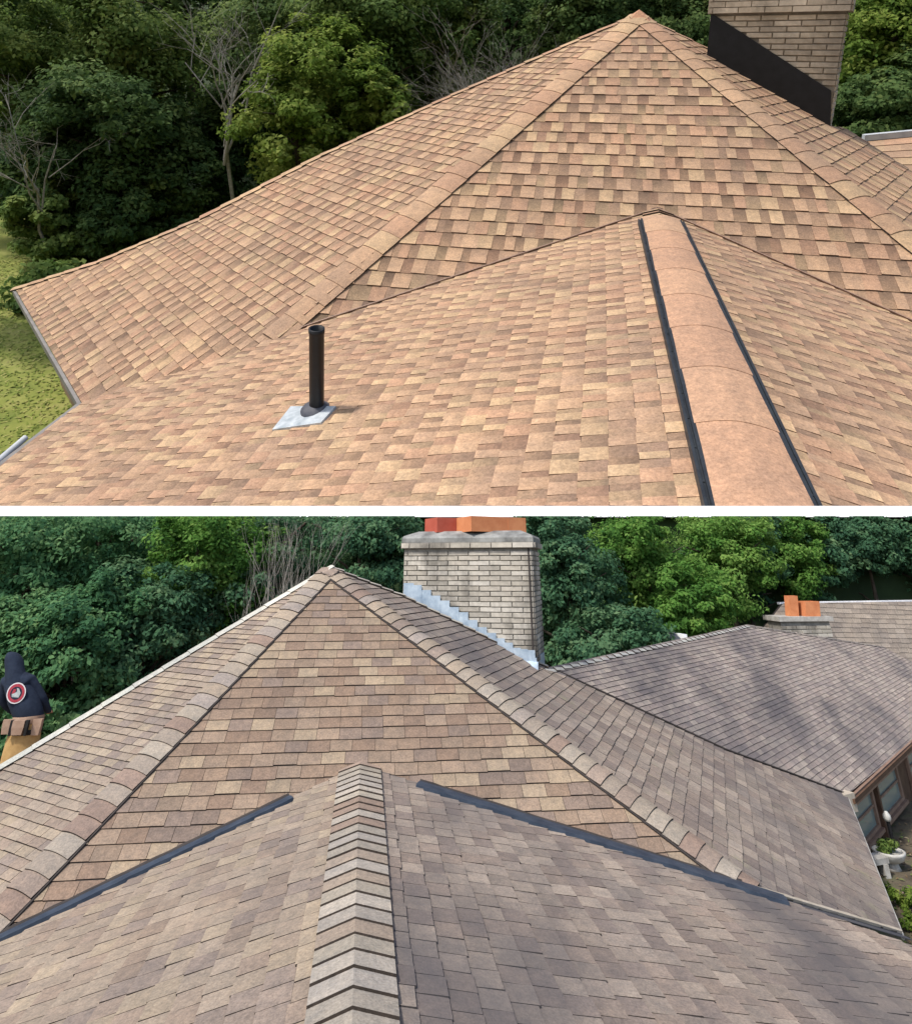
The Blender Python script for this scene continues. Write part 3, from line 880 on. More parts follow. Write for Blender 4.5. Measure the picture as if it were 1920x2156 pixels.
# the rear slope the worker stands on
FOOT = Vector((-4.78, 12.4, -2.88))
LEAN = 0.46
mb = MB(); s0 = apb + Vector((0, 0.1, -0.06)); s1_ = V3('B_left_sil') + Vector((0, 0.05, -0.06))
far_ = FOOT + (FOOT - (s0 + s1_) / 2) * 0.4
mb.poly([s0, s1_, s1_ + (far_ - s1_) * 1.0 + Vector((-1.0, 0, 0)), far_, s0 + Vector((0.3, 4.6, -2.6))], OLD[1])
mb.build('rear_slope', M['shingle_old'], lower)
# blue valley membrane strips
def strip(thing, a, b, n, w, side, name, mat, h=0.02, th=0.006, wob=0.0):
    mb = MB(); N = 24; d = b - a; s = Vector(n).cross(d).normalized()
    if s.dot(Vector(side)) < 0: s = -s
    nn = Vector(n)
    r0 = []; r1 = []; r2 = []
    for i in range(N + 1):
        t = i / N; ww = w * (1 + RND.uniform(-wob, wob))
        p = a + d * t
        r0.append(p + nn * (h + th)); r1.append(p + s * ww * 0.5 + nn * (h + th + 0.004)); r2.append(p + s * ww + nn * (h + th))
    mb.grid([[x - nn * (h + th) for x in r0], r0, r1, r2, [x - nn * (h + th) for x in r2]])
    return mb.build(name, mat, thing)
jl = bnl.p(*bnl.poly[0]); vlo = bnl.p(*bnl.poly[1])
pa = jl + (vlo - jl) * 0.22; pb_ = jl + (vlo - jl) * 1.0
strip(lower, pa, pb_, C['B_nL'], 0.125, (0, -1, 0), 'valley_membrane', M['membrane'], 0.02, wob=0.06)
strip(lower, pa, pb_, C['B_nf'], 0.035, (0, 1, 0.4), 'valley_membrane', M['felt'], 0.014, wob=0.1)
vro = bnr.p(*bnr.poly[1])
pa = jl + (vro - jl) * 0.17; pb_ = jl + (vro - jl) * 1.06
strip(lower, pa, pb_, C['B_nR'], 0.16, (0, -1, 0), 'valley_membrane', M['membrane'], 0.02, wob=0.06)
strip(lower, pa, jl + (vro - jl) * 0.97, C['B_nf'], 0.03, (0, 1, 0.4), 'valley_membrane', M['felt'], 0.014, wob=0.1)
# tan drip edge along the side slope's lower edge, grey metal beside it
q0 = br.p(*br.poly[6]); q1 = br.p(*br.poly[5])
strip(lower, q0, q1, C['B_nr'], 0.03, (0, 1, 0.2), 'drip_edge', M['tan_metal'], 0.012, wob=0.15)
strip(lower, q0 + (q1 - q0) * 0.05, q1, C['B_nR'], 0.10, (0, -1, 0), 'valley_metal', M['rubber'], -0.01)
# side eave: drip edge and corner piece
q2 = br.p(*br.poly[4])
mb = MB(); mb.tube([q1 - Z * 0.02, q2 - Z * 0.02], 0.018, 6); mb.build('drip_edge', M['stone'], lower)
mb = MB(); mb.box(q2 + Vector((-0.12, -0.14, -0.16)), (0.2, 0.08, 0), (-0.05, 0.16, 0), (0, 0, 0.2)); mb.build('eave_corner', M['tan_metal'], lower)
wl_ = MB(); wl_.box(q1 + Vector((-0.35, 0.2, -1.05)), q2 - q1 + Vector((-0.3, -0.2, 0)), (-0.15, 0.05, 0), (0, 0, 0.95)); wl_.build('wall', M['brown_wood'], lower)
# dark line of the valley against the wing
va_, vb_, vc_ = br.p(*br.poly[2]), br.p(*br.poly[3]), q2
strip(lower, va_, vb_, C['B_nr'], 0.03, (0, 1, 0), 'valley_edge', M['felt'], 0.016)
strip(lower, vb_, vc_, C['B_nr'], 0.03, (0, 1, 0), 'valley_edge', M['felt'], 0.016)
# moss tufts and a twig on the near slope
for (u, v) in ((-3.05, -2.35), (-2.9, -2.75), (-2.85, -2.62)):
    mb = MB()
    for k in range(26):
        p = bnr.p(u + RND.gauss(0, .018), v + RND.gauss(0, .03), 0.012); d = Vector((RND.uniform(-1, 1), RND.uniform(-1, 1), 1.4)).normalized() * RND.uniform(.012, .03); s = Vector((RND.uniform(-1, 1), RND.uniform(-1, 1), 0)).normalized() * 0.006
        mb.poly([p - s, p + s, p + d], (0.05, 0.07, 0.02))
    solo(LO, 'moss_tuft', mb, M['leaf_dark'], bnr.p(u, v, 0), 'small moss tuft on the stained near slope of the weathered roof', 'moss', 'moss tufts on the near slope')

# wing to the right
wing = Thing(LO, 'house_wing', (9, 13, -3.65), 'long grey weathered shingle wing with dark stains and brown window wall', 'house')
bw = Slope('B_wing')
deckW = roof(wing, [('main_slope', bw, shingle_rows(bw, 0.07, 0, .2, 0.008, OLD_WING, 'tab', even=0.17), M['shingle_streak'])])
wa = V3('B_wing_apex'); wlft = bw.p(*bw.poly[0]); wrt = bw.p(*bw.poly[3])
GREYCAP = [(0.45, 0.44, 0.40), (0.50, 0.49, 0.44), (0.40, 0.38, 0.35)]
rear(wing, [wa, wlft], C['B_nw'], (0.6, -0.7, 0), 0.09, 0.2, 0.014, GREYCAP, M['shingle_old'], 1.2, deckW[0])
rear(wing, [wa, bw.p(*bw.poly[2]), wrt], C['B_nw'], (0.6, -0.7, 0), 0.07, 0.25, 0.012, [(0.2, 0.18, 0.16), (0.26, 0.23, 0.2)], M['shingle_old'], 1.2, deckW[0])
ec = V3('B_eave_corner'); X48 = bw.X; n48 = Vector((X48.y, -X48.x, 0))
mb = MB(); mb.box(ec + n48 * 0.02 - Z * 0.13 - X48 * 0.05, X48 * 16, n48 * 0.04, Z * 0.12); mb.build('fascia', M['trim_wood'], wing)
mb = MB(); mb.box(ec + n48 * 0.075 - Z * 0.07 - X48 * 0.05, X48 * 16, n48 * 0.03, Z * 0.05); mb.build('gutter_edge', M['brown_wood'], wing)
wb = ec - n48 * 0.2
mb = MB(); mb.box(wb - Z * 0.92 + X48 * 0.1, X48 * 15, -n48 * 0.12, Z * 0.86); mb.build('wall', M['brown_wood'], wing)
def window(s0, s1, z0, z1):
    mb = MB()
    f = 0.045
    for (a, b, c_, d) in ((s0, s0 + f * 2.2, z0, z1), (s1 - f * 2.2, s1, z0, z1), (s0 + f * 2.2, s1 - f * 2.2, z0, z0 + f), (s0 + f * 2.2, s1 - f * 2.2, z1 - f, z1)):
        mb.box(wb + X48 * a + n48 * 0.004 + Z * (c_ - wb.z), X48 * (b - a), n48 * 0.05, Z * (d - c_))
    w = mb.build('window', M['trim_wood'], wing)
    p = MB(); p.box(wb + X48 * (s0 + f * 2) + n48 * 0.006 + Z * (z0 + f * .9 - wb.z), X48 * (s1 - s0 - f * 4), n48 * 0.012, Z * (z1 - z0 - f * 1.8)); p.build('pane', M['glass'], wing, w)
    s = MB(); s.box(wb + X48 * (s0 - .03) + n48 * 0.004 + Z * (z0 - 0.05 - wb.z), X48 * (s1 - s0 + .06), n48 * 0.09, Z * 0.045); s.build('sill', M['trim_wood'], wing, w)
    r = MB(); zz = z0 + (z1 - z0) * .45; r.box(wb + X48 * (s0 + f * 2.2) + n48 * 0.02 + Z * (zz - wb.z), X48 * (s1 - s0 - f * 4.4), n48 * 0.02, Z * 0.03); r.build('glazing_bar', M['trim_wood'], wing, w)
window(0.45, 1.9, -3.5, -2.93)
window(2.15, 3.75, -3.5, -2.93)
window(4.6, 6.2, -3.5, -2.93)
mb = MB(); mb.box(wb + X48 * 2.0 - Z * 0.92 + n48 * 0.003, X48 * 0.09, n48 * 0.09, Z * 0.86); mb.build('post', M['brown_wood'], wing)

# far house with its small chimney
farh = Thing(LO, 'house', (14, 22, -3.65), 'distant low house with plain grey-brown roof above the wing', 'house')
a_, b_, c_, d_ = Vector((10.75, 18.44, -0.77)), Vector((18.15, 19.86, -0.77)), Vector((17.82, 19.50, -2.34)), Vector((8.74, 17.68, -2.02))
mb = MB(); mb.poly([a_, d_, c_, b_], OLD_GREY[0])
dk = mb.build('roof', M['felt'], farh)
fs = Slope.__new__(Slope); fs.o = d_; fs.X = (c_ - d_).normalized(); fs.N = fs.X.cross(b_ - d_).normalized(); fs.V = fs.N.cross(fs.X)
fs.poly = [((p - d_).dot(fs.X), (p - d_).dot(fs.V)) for p in (d_, c_, b_, a_)]
fld = MB()
for mb_, top in shingle_rows(fs, 0.11, 0, .3, 0.010, [(0.40, 0.335, 0.27), (0.36, 0.30, 0.245), (0.43, 0.36, 0.29)], 'tab', even=0.3):
    off = len(fld.v); fld.v.extend(mb_.v); fld.f.extend(tuple(k + off for k in f) for f in mb_.f); fld.c.extend(mb_.c); fld.m.extend(mb_.m)
fld.build('shingle_field', M['shingle_old'], farh, dk, kind='stuff')
mb = MB(); mb.box(d_ - Z * 0.28, c_ - d_, Vector((0.1, -0.2, 0)), Z * 0.2); mb.build('gutter', M['gutter'], farh)
mb = MB(); mb.box(d_ + Vector((0.1, 0.2, -1.8)), c_ - d_, Vector((-0.1, 0.3, 0)), Z * 1.6); mb.build('wall', M['brown_wood'], farh)
mb = MB(); mb.box(a_ - Z * 0.01, b_ - a_, Vector((-0.03, 0.1, 0)), Z * 0.05); mb.build('ridge_cap', M['shingle_old'], farh, dk)

def flue(thing, base, w, d, h, mat, ang=0.0, name='chimney_pot', lean=0.0):
    x = dirv(90 - ang); y = dirv(-ang); b = Vector(base)
    mb = MB()
    def rc(s, z): return [b + x * w * s * sx / 2 + y * d * s * sy / 2 + (Z + x * lean) * z for sx, sy in ((-1, -1), (1, -1), (1, 1), (-1, 1))]
    mb.grid([rc(1.0, 0), rc(1.0, h), rc(0.86, h), rc(0.86, h - 0.2 * h)], closed=True)
    mb.poly(rc(0.86, h - 0.2 * h), EDGE)
    return mb.build(name, mat, thing)

c2 = Thing(LO, 'chimney', (10.8, 17.8, -2.2), 'small far pale brick chimney with two orange pots beyond the wing', 'chimney')
cc = Vector((10.12, 17.5, 0))
bricks(c2, -2.2, -1.1, Vector((11.40, 17.5, 0)), [(Vector((-1, 0, 0)), 1.28, Vector((0, -1, 0))), (Vector((0, 1, 0)), 0.6, Vector((1, 0, 0)))], 0.26, 0.085, M['brick_pale'], M['mortar'], lambda m, fi: True)
mb = MB(); mb.box((10.06, 17.44, -1.1), (1.42, 0, 0), (0, 0.75, 0), (0, 0, 0.10)); mb.build('coping', M['stone'], c2)
flue(c2, (10.60, 17.75, -1.0), 0.22, 0.24, 0.44, M['terracotta'], lean=0.16)
flue(c2, (11.02, 17.7, -1.0), 0.38, 0.36, 0.32, M['terracotta'], lean=0.16)
mb = MB()
b0 = Vector((5.72, 14.0, -1.32))
mb.box(b0, (0.36, 0.05, 0), (-0.05, 0.3, 0), (0, 0, 0.12)); mb.poly([b0 + Vector((-.03, -.03, .12)), b0 + Vector((.36, .02, .12)), b0 + Vector((.3, .3, .26)), b0 + Vector((-.06, .28, .24))])
rv = Thing(LO, 'roof_vent', b0, 'dark box roof vent with pale side behind the wing ridge', 'roof vent')
mb.build('hood', M['rubber'], rv)
mb = MB(); mb.box(b0 + Vector((.37, .03, 0)), (0.07, 0.01, 0), (-0.05, 0.3, 0), (0, 0, 0.24)); mb.build('side_plate', M['white_paint'], rv)

# lower chimney
cb = V3('B_chim_corner')
chL = Thing(LO, 'chimney', (cb.x, cb.y, cb.z - 0.8), 'large pale brick chimney with grey coping, orange flues and stepped metal flashing', 'chimney')
wB = V3('B_chim_left') - cb; wB = math.hypot(wB.x, wB.y)
zt = C['B_chim_topz'] + 0.125; FD = 0.8
nrB = Vector(C['B_nr'])
def on_roof(m): return (m - apb).dot(nrB) > -0.12
bricks(chL, cb.z - 0.8, zt - 0.19, cb, [(d1, wB, n1), (d2, FD, n2)], 0.29, 0.0605, M['brick_pale'], M['mortar'], lambda m, fi: on_roof(m) or fi == 1 and m.z > cb.z - 0.25)
def slab(z, h, out, name, mat, mbj=None):
    mb = MB(); mb.box(Vector((cb.x, cb.y, z)) + n1 * out + n2 * out, d1 * (wB + 2 * out), d2 * (FD + 2 * out), Z * h)
    return mb.build(name, mat, chL)
s_ = slab(zt - 0.19, 0.075, 0.035, 'band', M['mortar'])
for fi, (d, ln, nv) in enumerate(((d1, wB + 0.07, n1), (d2, FD + 0.07, n2))):
    u = 0.0
    while u < ln - 0.05:
        b = min(u + 0.29, ln)
        mb = MB(); mb.box(Vector((cb.x, cb.y, zt - 0.183)) + n1 * 0.035 + n2 * 0.035 + d * (u + 0.006) + nv * 0.001, d * (b - u - 0.012), nv * 0.02, Z * 0.06)
        mb.build('brick', M['brick_pale'], chL, s_)
        u = b
# coping with a sloped mortar wash
mb = MB()
def rect(z, out): 
    o = Vector((cb.x, cb.y, z)) + n1 * out + n2 * out
    return [o, o + d1 * (wB + 2 * out), o + d1 * (wB + 2 * out) + d2 * (FD + 2 * out), o + d2 * (FD + 2 * out)]
mb.grid([rect(zt - 0.113, 0.03), rect(zt - 0.06, 0.032), rect(zt - 0.03, 0.01), rect(zt + 0.035, -0.16)], closed=True); mb.poly(rect(zt + 0.035, -0.16)[::-1])
mb.build('coping', M['coping'], chL)
ctr = cb + d1 * wB * 0.5 + d2 * FD * 0.5
flue(chL, Vector((ctr.x, ctr.y, zt + 0.02)) + d1 * 0.42 - d2 * 0.02, 0.42, 0.42, 0.195, M['red_clay'], 20)
flue(chL, Vector((ctr.x, ctr.y, zt + 0.02)) - d1 * 0.20 - d2 * 0.08, 0.68, 0.45, 0.195, M['terracotta'], 20)
flue(chL, Vector((ctr.x, ctr.y, zt + 0.02)) - d1 * 0.56 + d2 * 0.12, 0.30, 0.30, 0.195, M['terracotta'], 20)
# stepped flashing: each metal tab its own piece
fp = [(Vector(a), Vector(b)) for a, b in C['B_chim_flash']]
K = 15
for k in range(K):
    t0 = k / K * (len(fp) - 1); t1 = (k + 1) / K * (len(fp) - 1)
    def at(t, j):
        i = min(int(t), len(fp) - 2); f = t - i
        return fp[i][j] + (fp[i + 1][j] - fp[i][j]) * f
    a0 = at(t0, 1); a1 = at(t1 + 0.12, 1); tp = (at(t0, 0).z + at(t1, 0).z) / 2 + RND.uniform(-.008, .012)
    mb = MB(); o = n1 * (0.026 + 0.004 * (k % 2))
    q = [Vector((a0.x, a0.y, a0.z - 0.06)) + o, Vector((a1.x, a1.y, a1.z - 0.06)) + o, Vector((a1.x, a1.y, tp)) + o, Vector((a0.x, a0.y, tp)) + o]
    mb.poly(q[::-1]); mb.poly([p + n1 * 0.003 for p in q])
    for i in range(4): mb.poly([q[i], q[(i + 1) % 4], q[(i + 1) % 4] + n1 * 0.003, q[i] + n1 * 0.003])
    mb.build('step_flashing', M['galv'], chL)
mb = MB(); fo = cb + n1 * 0.03 - Z * 0.02
mb.box(fo + d1 * 0.02 - Z * 0.05, -d1 * 0.02 + d2 * 0.7, n1 * 0.004 + n2 * 0.02, Z * 0.17)
mb.poly([fo + d1 * 0.3 + Z * 0.10, fo - d1 * 0.02 + Z * 0.08, fo - d1 * 0.04 + n1 * 0.26 - Z * 0.06, fo + d1 * 0.12 + n1 * 0.2 - Z * 0.0])
mb.build('base_flashing', M['galv'], chL)
mb = MB(); mb.box(Vector((cb.x, cb.y, cb.z + 0.1)) + d1 * 0.03 + n1 * 0.012, d1 * 0.022, n1 * 0.006, Z * (zt - 0.19 - cb.z - 0.1)); mb.build('crack', M['felt'], chL)

# ------------------------------------------------------------------ planter, stone slab, ground plants
pbp = Vector((7.46, 11.31, -3.65))
pln = Thing(LO, 'planter', pbp, 'round white bowl planter with green plant beside the window wall', 'planter')
def lathe(c, prof, n=28):
    return [[c + Vector((r * math.cos(2 * math.pi * i / n), r * math.sin(2 * math.pi * i / n), z)) for i in range(n)] for r, z in prof]
mb = MB(); mb.grid(lathe(pbp, [(0.0, 0.08), (0.11, 0.08), (0.17, 0.11), (0.205, 0.17), (0.21, 0.195), (0.19, 0.20), (0.17, 0.18), (0.0, 0.17)]), closed=True); mb.build('bowl', M['ceramic'], pln, smooth=True)
mb = MB(); mb.grid(lathe(pbp, [(0.0, 0.0), (0.11, 0.0), (0.09, 0.04), (0.09, 0.09), (0.0, 0.09)]), closed=True); mb.build('foot', M['stone'], pln, smooth=True)
stp = Vector((7.03, 11.05, -3.65))
st = Thing(LO, 'bench', stp, 'low pale stone bench at the roof edge beside the white planter', 'bench')
mb = MB(); mb.box(stp + Vector((-.22, -.1, .14)), (.45, .1, 0), (-.04, .2, 0), (0, 0, .06)); mb.build('top', M['stone'], st)
for dx in (-.15, .12):
    mb = MB(); mb.box(stp + Vector((dx, -.03, 0)), (.07, 0, 0), (0, .12, 0), (0, 0, .14)); mb.build('leg', M['stone'], st)
lp = Vector((7.83, 11.72, -3.65))
lm = Thing(LO, 'garden_lamp', lp, 'small white lantern on a dark post behind the bowl planter', 'lamp')
mb = MB(); mb.tube([lp, lp + Z * 0.4], 0.025, 8); mb.build('post', M['black_metal'], lm)
mb = MB(); mb.grid(lathe(lp + Z * 0.38, [(0.0, 0.0), (0.04, 0.01), (0.055, 0.04), (0.05, 0.08), (0.02, 0.12), (0.0, 0.125)], 12), closed=True); mb.build('shade', M['ceramic'], lm, smooth=True)

# ------------------------------------------------------------------ foliage
def leaf_mesh(name, seed, clumps, leaf, per, clip=None, spread=0.62, flat=0.62, tone_bias=0.0):
    """clumps: list of (x, y, z, r, tone); leaves are small rhombs spread through each clump"""
    r = np.random.default_rng(seed)
    cl = np.array(clumps, float)
    n = len(cl)
    idx = np.repeat(np.arange(n), per)
    c = cl[idx]
    ctr = cl[:, :3].mean(0)
    d = r.normal(size=(len(idx), 3)); d /= np.linalg.norm(d, axis=1)[:, None]
    rad = c[:, 3:4] * (r.random((len(idx), 1)) ** 0.45)
    d2_ = d.copy(); d2_[:, 2] *= flat
    P = c[:, :3] + d2_ * rad
    out = P - ctr; out /= (np.linalg.norm(out, axis=1)[:, None] + 1e-6)
    N = out * 0.45 + d * 0.45 + np.array([0, 0, 0.55]) + r.normal(size=P.shape) * 0.42
    N /= np.linalg.norm(N, axis=1)[:, None]
    T = np.cross(N, r.normal(size=P.shape)); T /= np.linalg.norm(T, axis=1)[:, None]
    B_ = np.cross(N, T)
    sz = leaf * (0.6 + 0.8 * r.random((len(idx), 1)))
    droop = N * sz * -0.18
    quad = np.stack([P - T * sz * 0.9 + droop, P + B_ * sz * 0.5, P + T * sz * 0.9 + droop, P - B_ * sz * 0.5], 1)
    tone = c[:, 4] + r.normal(size=len(idx)) * 0.13 + tone_bias + 0.10 * d[:, 2]  # last term brightens upper leaves of each clump, painted top light
    if clip is not None:
        q0, qn = clip
        dist = (quad - q0) @ qn
        keep = dist.min(1) < -0.0
        quad = quad[keep]; tone = tone[keep]; dist = dist[keep]
        over = np.clip(dist, 0, None)
        quad = quad - over[:, :, None] * qn
    k = len(quad)
    me = bpy.data.meshes.new(name)
    me.vertices.add(k * 4); me.vertices.foreach_set('co', quad.reshape(-1))
    me.loops.add(k * 4); me.loops.foreach_set('vertex_index', np.arange(k * 4, dtype=np.int32))
    me.polygons.add(k); me.polygons.foreach_set('loop_start', np.arange(0, k * 4, 4, dtype=np.int32)); me.polygons.foreach_set('loop_total', np.full(k, 4, dtype=np.int32))
    at_ = me.attributes.new('tone', 'FLOAT', 'FACE'); at_.data.foreach_set('value', np.clip(tone, 0, 1).astype(np.float32))
    me.update(); me.validate()
    return me

def clump_set(seed, rx, ry, rz, n, cr, tone=0.45):
    r = random.Random(seed); out = []
    lobes = [(r.uniform(-.55, .55) * rx, r.uniform(-.55, .55) * ry, r.uniform(-.5, .6) * rz, r.uniform(.42, .62)) for _ in range(7)] + [(0, 0, 0, .7)]
    lt = [r.uniform(-.14, .14) for _ in lobes]
    for k in range(n):
        i = r.randrange(len(lobes)); L = lobes[i]
        u = r.uniform(-1, 1); a = r.uniform(0, 2 * math.pi); s = math.sqrt(1 - u * u); q = r.uniform(.72, 1.0)
        x = L[0] + s * math.cos(a) * rx * L[3] * q; y = L[1] + s * math.sin(a) * ry * L[3] * q; z = L[2] + u * rz * L[3] * q
        hgt = z / rz
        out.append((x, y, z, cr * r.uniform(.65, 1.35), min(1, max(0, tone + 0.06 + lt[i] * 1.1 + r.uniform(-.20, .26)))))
    return out

def tree(plot, name, ctr, rad, zbase, matname, label, group, leaf, seed, clip=False, nclump=110, per=62, rz=1.15, tone=0.45):
    """trunk with limbs and a crown of leaf clumps; ctr = crown centre in plot coordinates"""
    ctr = Vector(ctr)
    base = Vector((ctr.x, ctr.y, zbase))
    t = Thing(plot, name, base, label, 'tree', group)
    r = random.Random(seed)
    h = ctr.z - zbase
    mb = MB()
    top = Vector((r.uniform(-.1, .1) * rad, r.uniform(-.1, .1) * rad, h + rad * .3))
    if clip: top.z = min(top.z, CAM.z + 0.95)
    pts = [base, base + Vector((r.uniform(-.06, .06) * rad, 0, h * .45)), base + top]
    mb.tube(pts, [rad * .085, rad * .065, rad * .02], 8)
    limbs = []
    for k in range(7):
        a = k * 0.9 + r.uniform(-.3, .3)
        s = base + Vector((0, 0, max(h * r.uniform(.5, .95), 0.1)))
        e = s + Vector((math.cos(a), math.sin(a), r.uniform(.25, .7))) * rad * r.uniform(.5, .8)
        m = (s + e) / 2 + Z * rad * .06
        limbs.append((s, m, e))
    trunk = mb.build('trunk', M['bark'], t, smooth=True)
    for s, m, e in limbs:
        lm_ = MB(); 
        if clip and plot.w(e).z > CAM.z + .9: e = Vector((e.x, e.y, .9))
        lm_.tube([s, m, e], [rad * .03, rad * .02, rad * .006], 6, cap=False)
        lm_.build('limb', M['bark'], t, trunk, smooth=True)
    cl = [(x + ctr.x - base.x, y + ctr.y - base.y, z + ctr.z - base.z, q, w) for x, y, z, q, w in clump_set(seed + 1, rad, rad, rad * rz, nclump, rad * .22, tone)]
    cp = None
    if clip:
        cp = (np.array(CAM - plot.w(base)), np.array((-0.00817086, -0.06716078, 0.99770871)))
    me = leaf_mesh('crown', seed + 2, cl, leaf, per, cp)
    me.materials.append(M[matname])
    o = bpy.data.objects.new('crown', me); COL.objects.link(o); o.parent = t.o
    return t

sd = 100
UPPER = [  # tone column paints sunlit crowns and the woods' deep shade into the leaves
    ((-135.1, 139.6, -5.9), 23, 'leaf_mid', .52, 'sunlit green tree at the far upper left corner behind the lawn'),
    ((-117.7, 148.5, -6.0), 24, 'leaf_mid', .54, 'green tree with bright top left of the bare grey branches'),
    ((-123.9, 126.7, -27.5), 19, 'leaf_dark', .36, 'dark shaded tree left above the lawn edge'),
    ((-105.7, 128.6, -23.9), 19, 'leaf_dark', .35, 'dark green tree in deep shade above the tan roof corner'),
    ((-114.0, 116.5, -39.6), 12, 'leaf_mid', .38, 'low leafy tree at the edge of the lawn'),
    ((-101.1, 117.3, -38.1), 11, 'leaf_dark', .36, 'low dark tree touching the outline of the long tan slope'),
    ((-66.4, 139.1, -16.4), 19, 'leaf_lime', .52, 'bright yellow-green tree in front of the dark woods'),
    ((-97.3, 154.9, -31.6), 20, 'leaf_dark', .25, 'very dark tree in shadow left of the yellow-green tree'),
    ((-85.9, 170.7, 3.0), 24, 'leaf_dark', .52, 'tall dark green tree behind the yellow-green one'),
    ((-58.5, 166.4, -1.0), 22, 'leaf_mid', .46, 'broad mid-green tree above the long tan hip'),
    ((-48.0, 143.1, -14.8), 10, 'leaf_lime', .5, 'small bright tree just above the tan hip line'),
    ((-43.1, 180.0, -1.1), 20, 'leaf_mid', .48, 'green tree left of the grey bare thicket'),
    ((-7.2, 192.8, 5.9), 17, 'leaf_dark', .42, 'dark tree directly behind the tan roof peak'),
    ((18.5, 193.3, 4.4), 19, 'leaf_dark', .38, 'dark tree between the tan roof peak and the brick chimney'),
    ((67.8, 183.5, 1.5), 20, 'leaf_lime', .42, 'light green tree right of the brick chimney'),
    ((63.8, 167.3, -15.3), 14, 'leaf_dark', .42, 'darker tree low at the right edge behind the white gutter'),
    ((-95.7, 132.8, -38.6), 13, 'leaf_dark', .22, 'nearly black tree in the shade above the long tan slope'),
]
for (c_, r_, mt, tn, lb) in UPPER:
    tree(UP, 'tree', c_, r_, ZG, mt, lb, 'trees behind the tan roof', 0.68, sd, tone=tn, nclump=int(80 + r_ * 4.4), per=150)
    sd += 10
UPPER_REAR = [
    (-201.9, 183.5, 4.8),
    (-167.9, 190.8, 4.1),
    (-132.5, 198.5, 10.4),
    (-105.5, 204.3, 1.5),
    (-70.2, 212.0, 8.4),
    (-30.2, 220.6, 5.8),
    (1.3, 227.4, 5.6),
    (32.3, 234.1, 9.4),
    (65.2, 241.2, 1.2),
    (97.0, 248.1, 2.6)]
for c_ in UPPER_REAR:
    tree(UP, 'tree', c_, 27, ZG + 25, 'leaf_dark', 'tall dark tree in the rear row of woods behind the tan roof', 'rear woods behind the tan roof', 1.05, sd, tone=.36, nclump=130, per=90)
    sd += 10

tree(UP, 'tree', (-105.0, 86.0, -8.0), 9, ZG, 'leaf_mid', 'tree just left of the picture whose shade falls on the lawn', 'trees behind the tan roof', 0.9, 77, tone=.45, nclump=90, per=80)  # unseen tree, added for the shade it casts on the lawn

LOWER = [
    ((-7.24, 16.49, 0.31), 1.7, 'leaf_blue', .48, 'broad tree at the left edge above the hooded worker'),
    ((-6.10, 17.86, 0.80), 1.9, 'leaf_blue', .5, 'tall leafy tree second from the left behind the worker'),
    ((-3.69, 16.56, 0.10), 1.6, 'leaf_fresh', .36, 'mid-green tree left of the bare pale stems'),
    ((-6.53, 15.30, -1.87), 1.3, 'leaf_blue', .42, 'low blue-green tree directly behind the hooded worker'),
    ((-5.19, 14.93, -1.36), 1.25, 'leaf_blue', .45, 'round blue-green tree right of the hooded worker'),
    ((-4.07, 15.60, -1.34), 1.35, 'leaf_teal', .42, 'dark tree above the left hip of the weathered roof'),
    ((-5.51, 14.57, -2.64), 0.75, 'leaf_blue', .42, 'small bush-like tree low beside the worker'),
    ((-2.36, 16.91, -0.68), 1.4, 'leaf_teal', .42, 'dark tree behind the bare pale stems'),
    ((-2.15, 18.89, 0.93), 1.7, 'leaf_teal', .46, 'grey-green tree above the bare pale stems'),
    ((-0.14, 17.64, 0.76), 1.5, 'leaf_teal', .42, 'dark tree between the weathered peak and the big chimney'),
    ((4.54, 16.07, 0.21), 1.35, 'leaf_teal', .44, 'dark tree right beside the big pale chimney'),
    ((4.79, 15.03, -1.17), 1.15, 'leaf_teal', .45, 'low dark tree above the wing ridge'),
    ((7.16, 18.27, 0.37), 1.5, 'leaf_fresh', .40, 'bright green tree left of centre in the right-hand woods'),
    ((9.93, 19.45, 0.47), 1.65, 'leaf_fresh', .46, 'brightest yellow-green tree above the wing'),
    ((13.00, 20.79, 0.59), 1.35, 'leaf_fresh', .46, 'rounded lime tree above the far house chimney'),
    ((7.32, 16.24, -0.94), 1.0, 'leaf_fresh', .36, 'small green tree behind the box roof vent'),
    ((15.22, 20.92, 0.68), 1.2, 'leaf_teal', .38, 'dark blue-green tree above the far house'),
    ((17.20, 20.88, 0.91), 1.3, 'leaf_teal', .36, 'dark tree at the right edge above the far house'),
]
for (c_, r_, mt, tn, lb) in LOWER:
    tree(LO, 'tree', c_, r_, -3.65, mt, lb, 'trees behind the weathered roof', 0.055, sd, clip=True, tone=tn, nclump=int(70 + r_ * 66), per=146)
    sd += 10
LOWER_REAR = [
    (-11.38, 23.14, 0.63),
    (-8.56, 22.79, -0.15),
    (-6.18, 22.51, 0.68),
    (-2.93, 22.11, 0.03),
    (-0.28, 21.79, -0.56),
    (2.48, 21.46, -0.63),
    (4.97, 21.16, -0.46),
    (7.78, 20.82, -0.65),
    (10.93, 20.43, 0.59),
    (13.67, 21.11, 0.43),
    (17.31, 20.67, 0.09)]
for c_ in LOWER_REAR:
    tree(LO, 'tree', c_, 1.9 if c_[0] < 9 else 1.3, -3.65, 'leaf_teal', 'dark tree in the rear row of woods behind the weathered roof', 'rear woods behind the weathered roof', 0.08, sd, clip=True, tone=.36, nclump=120, per=85)
    sd += 10

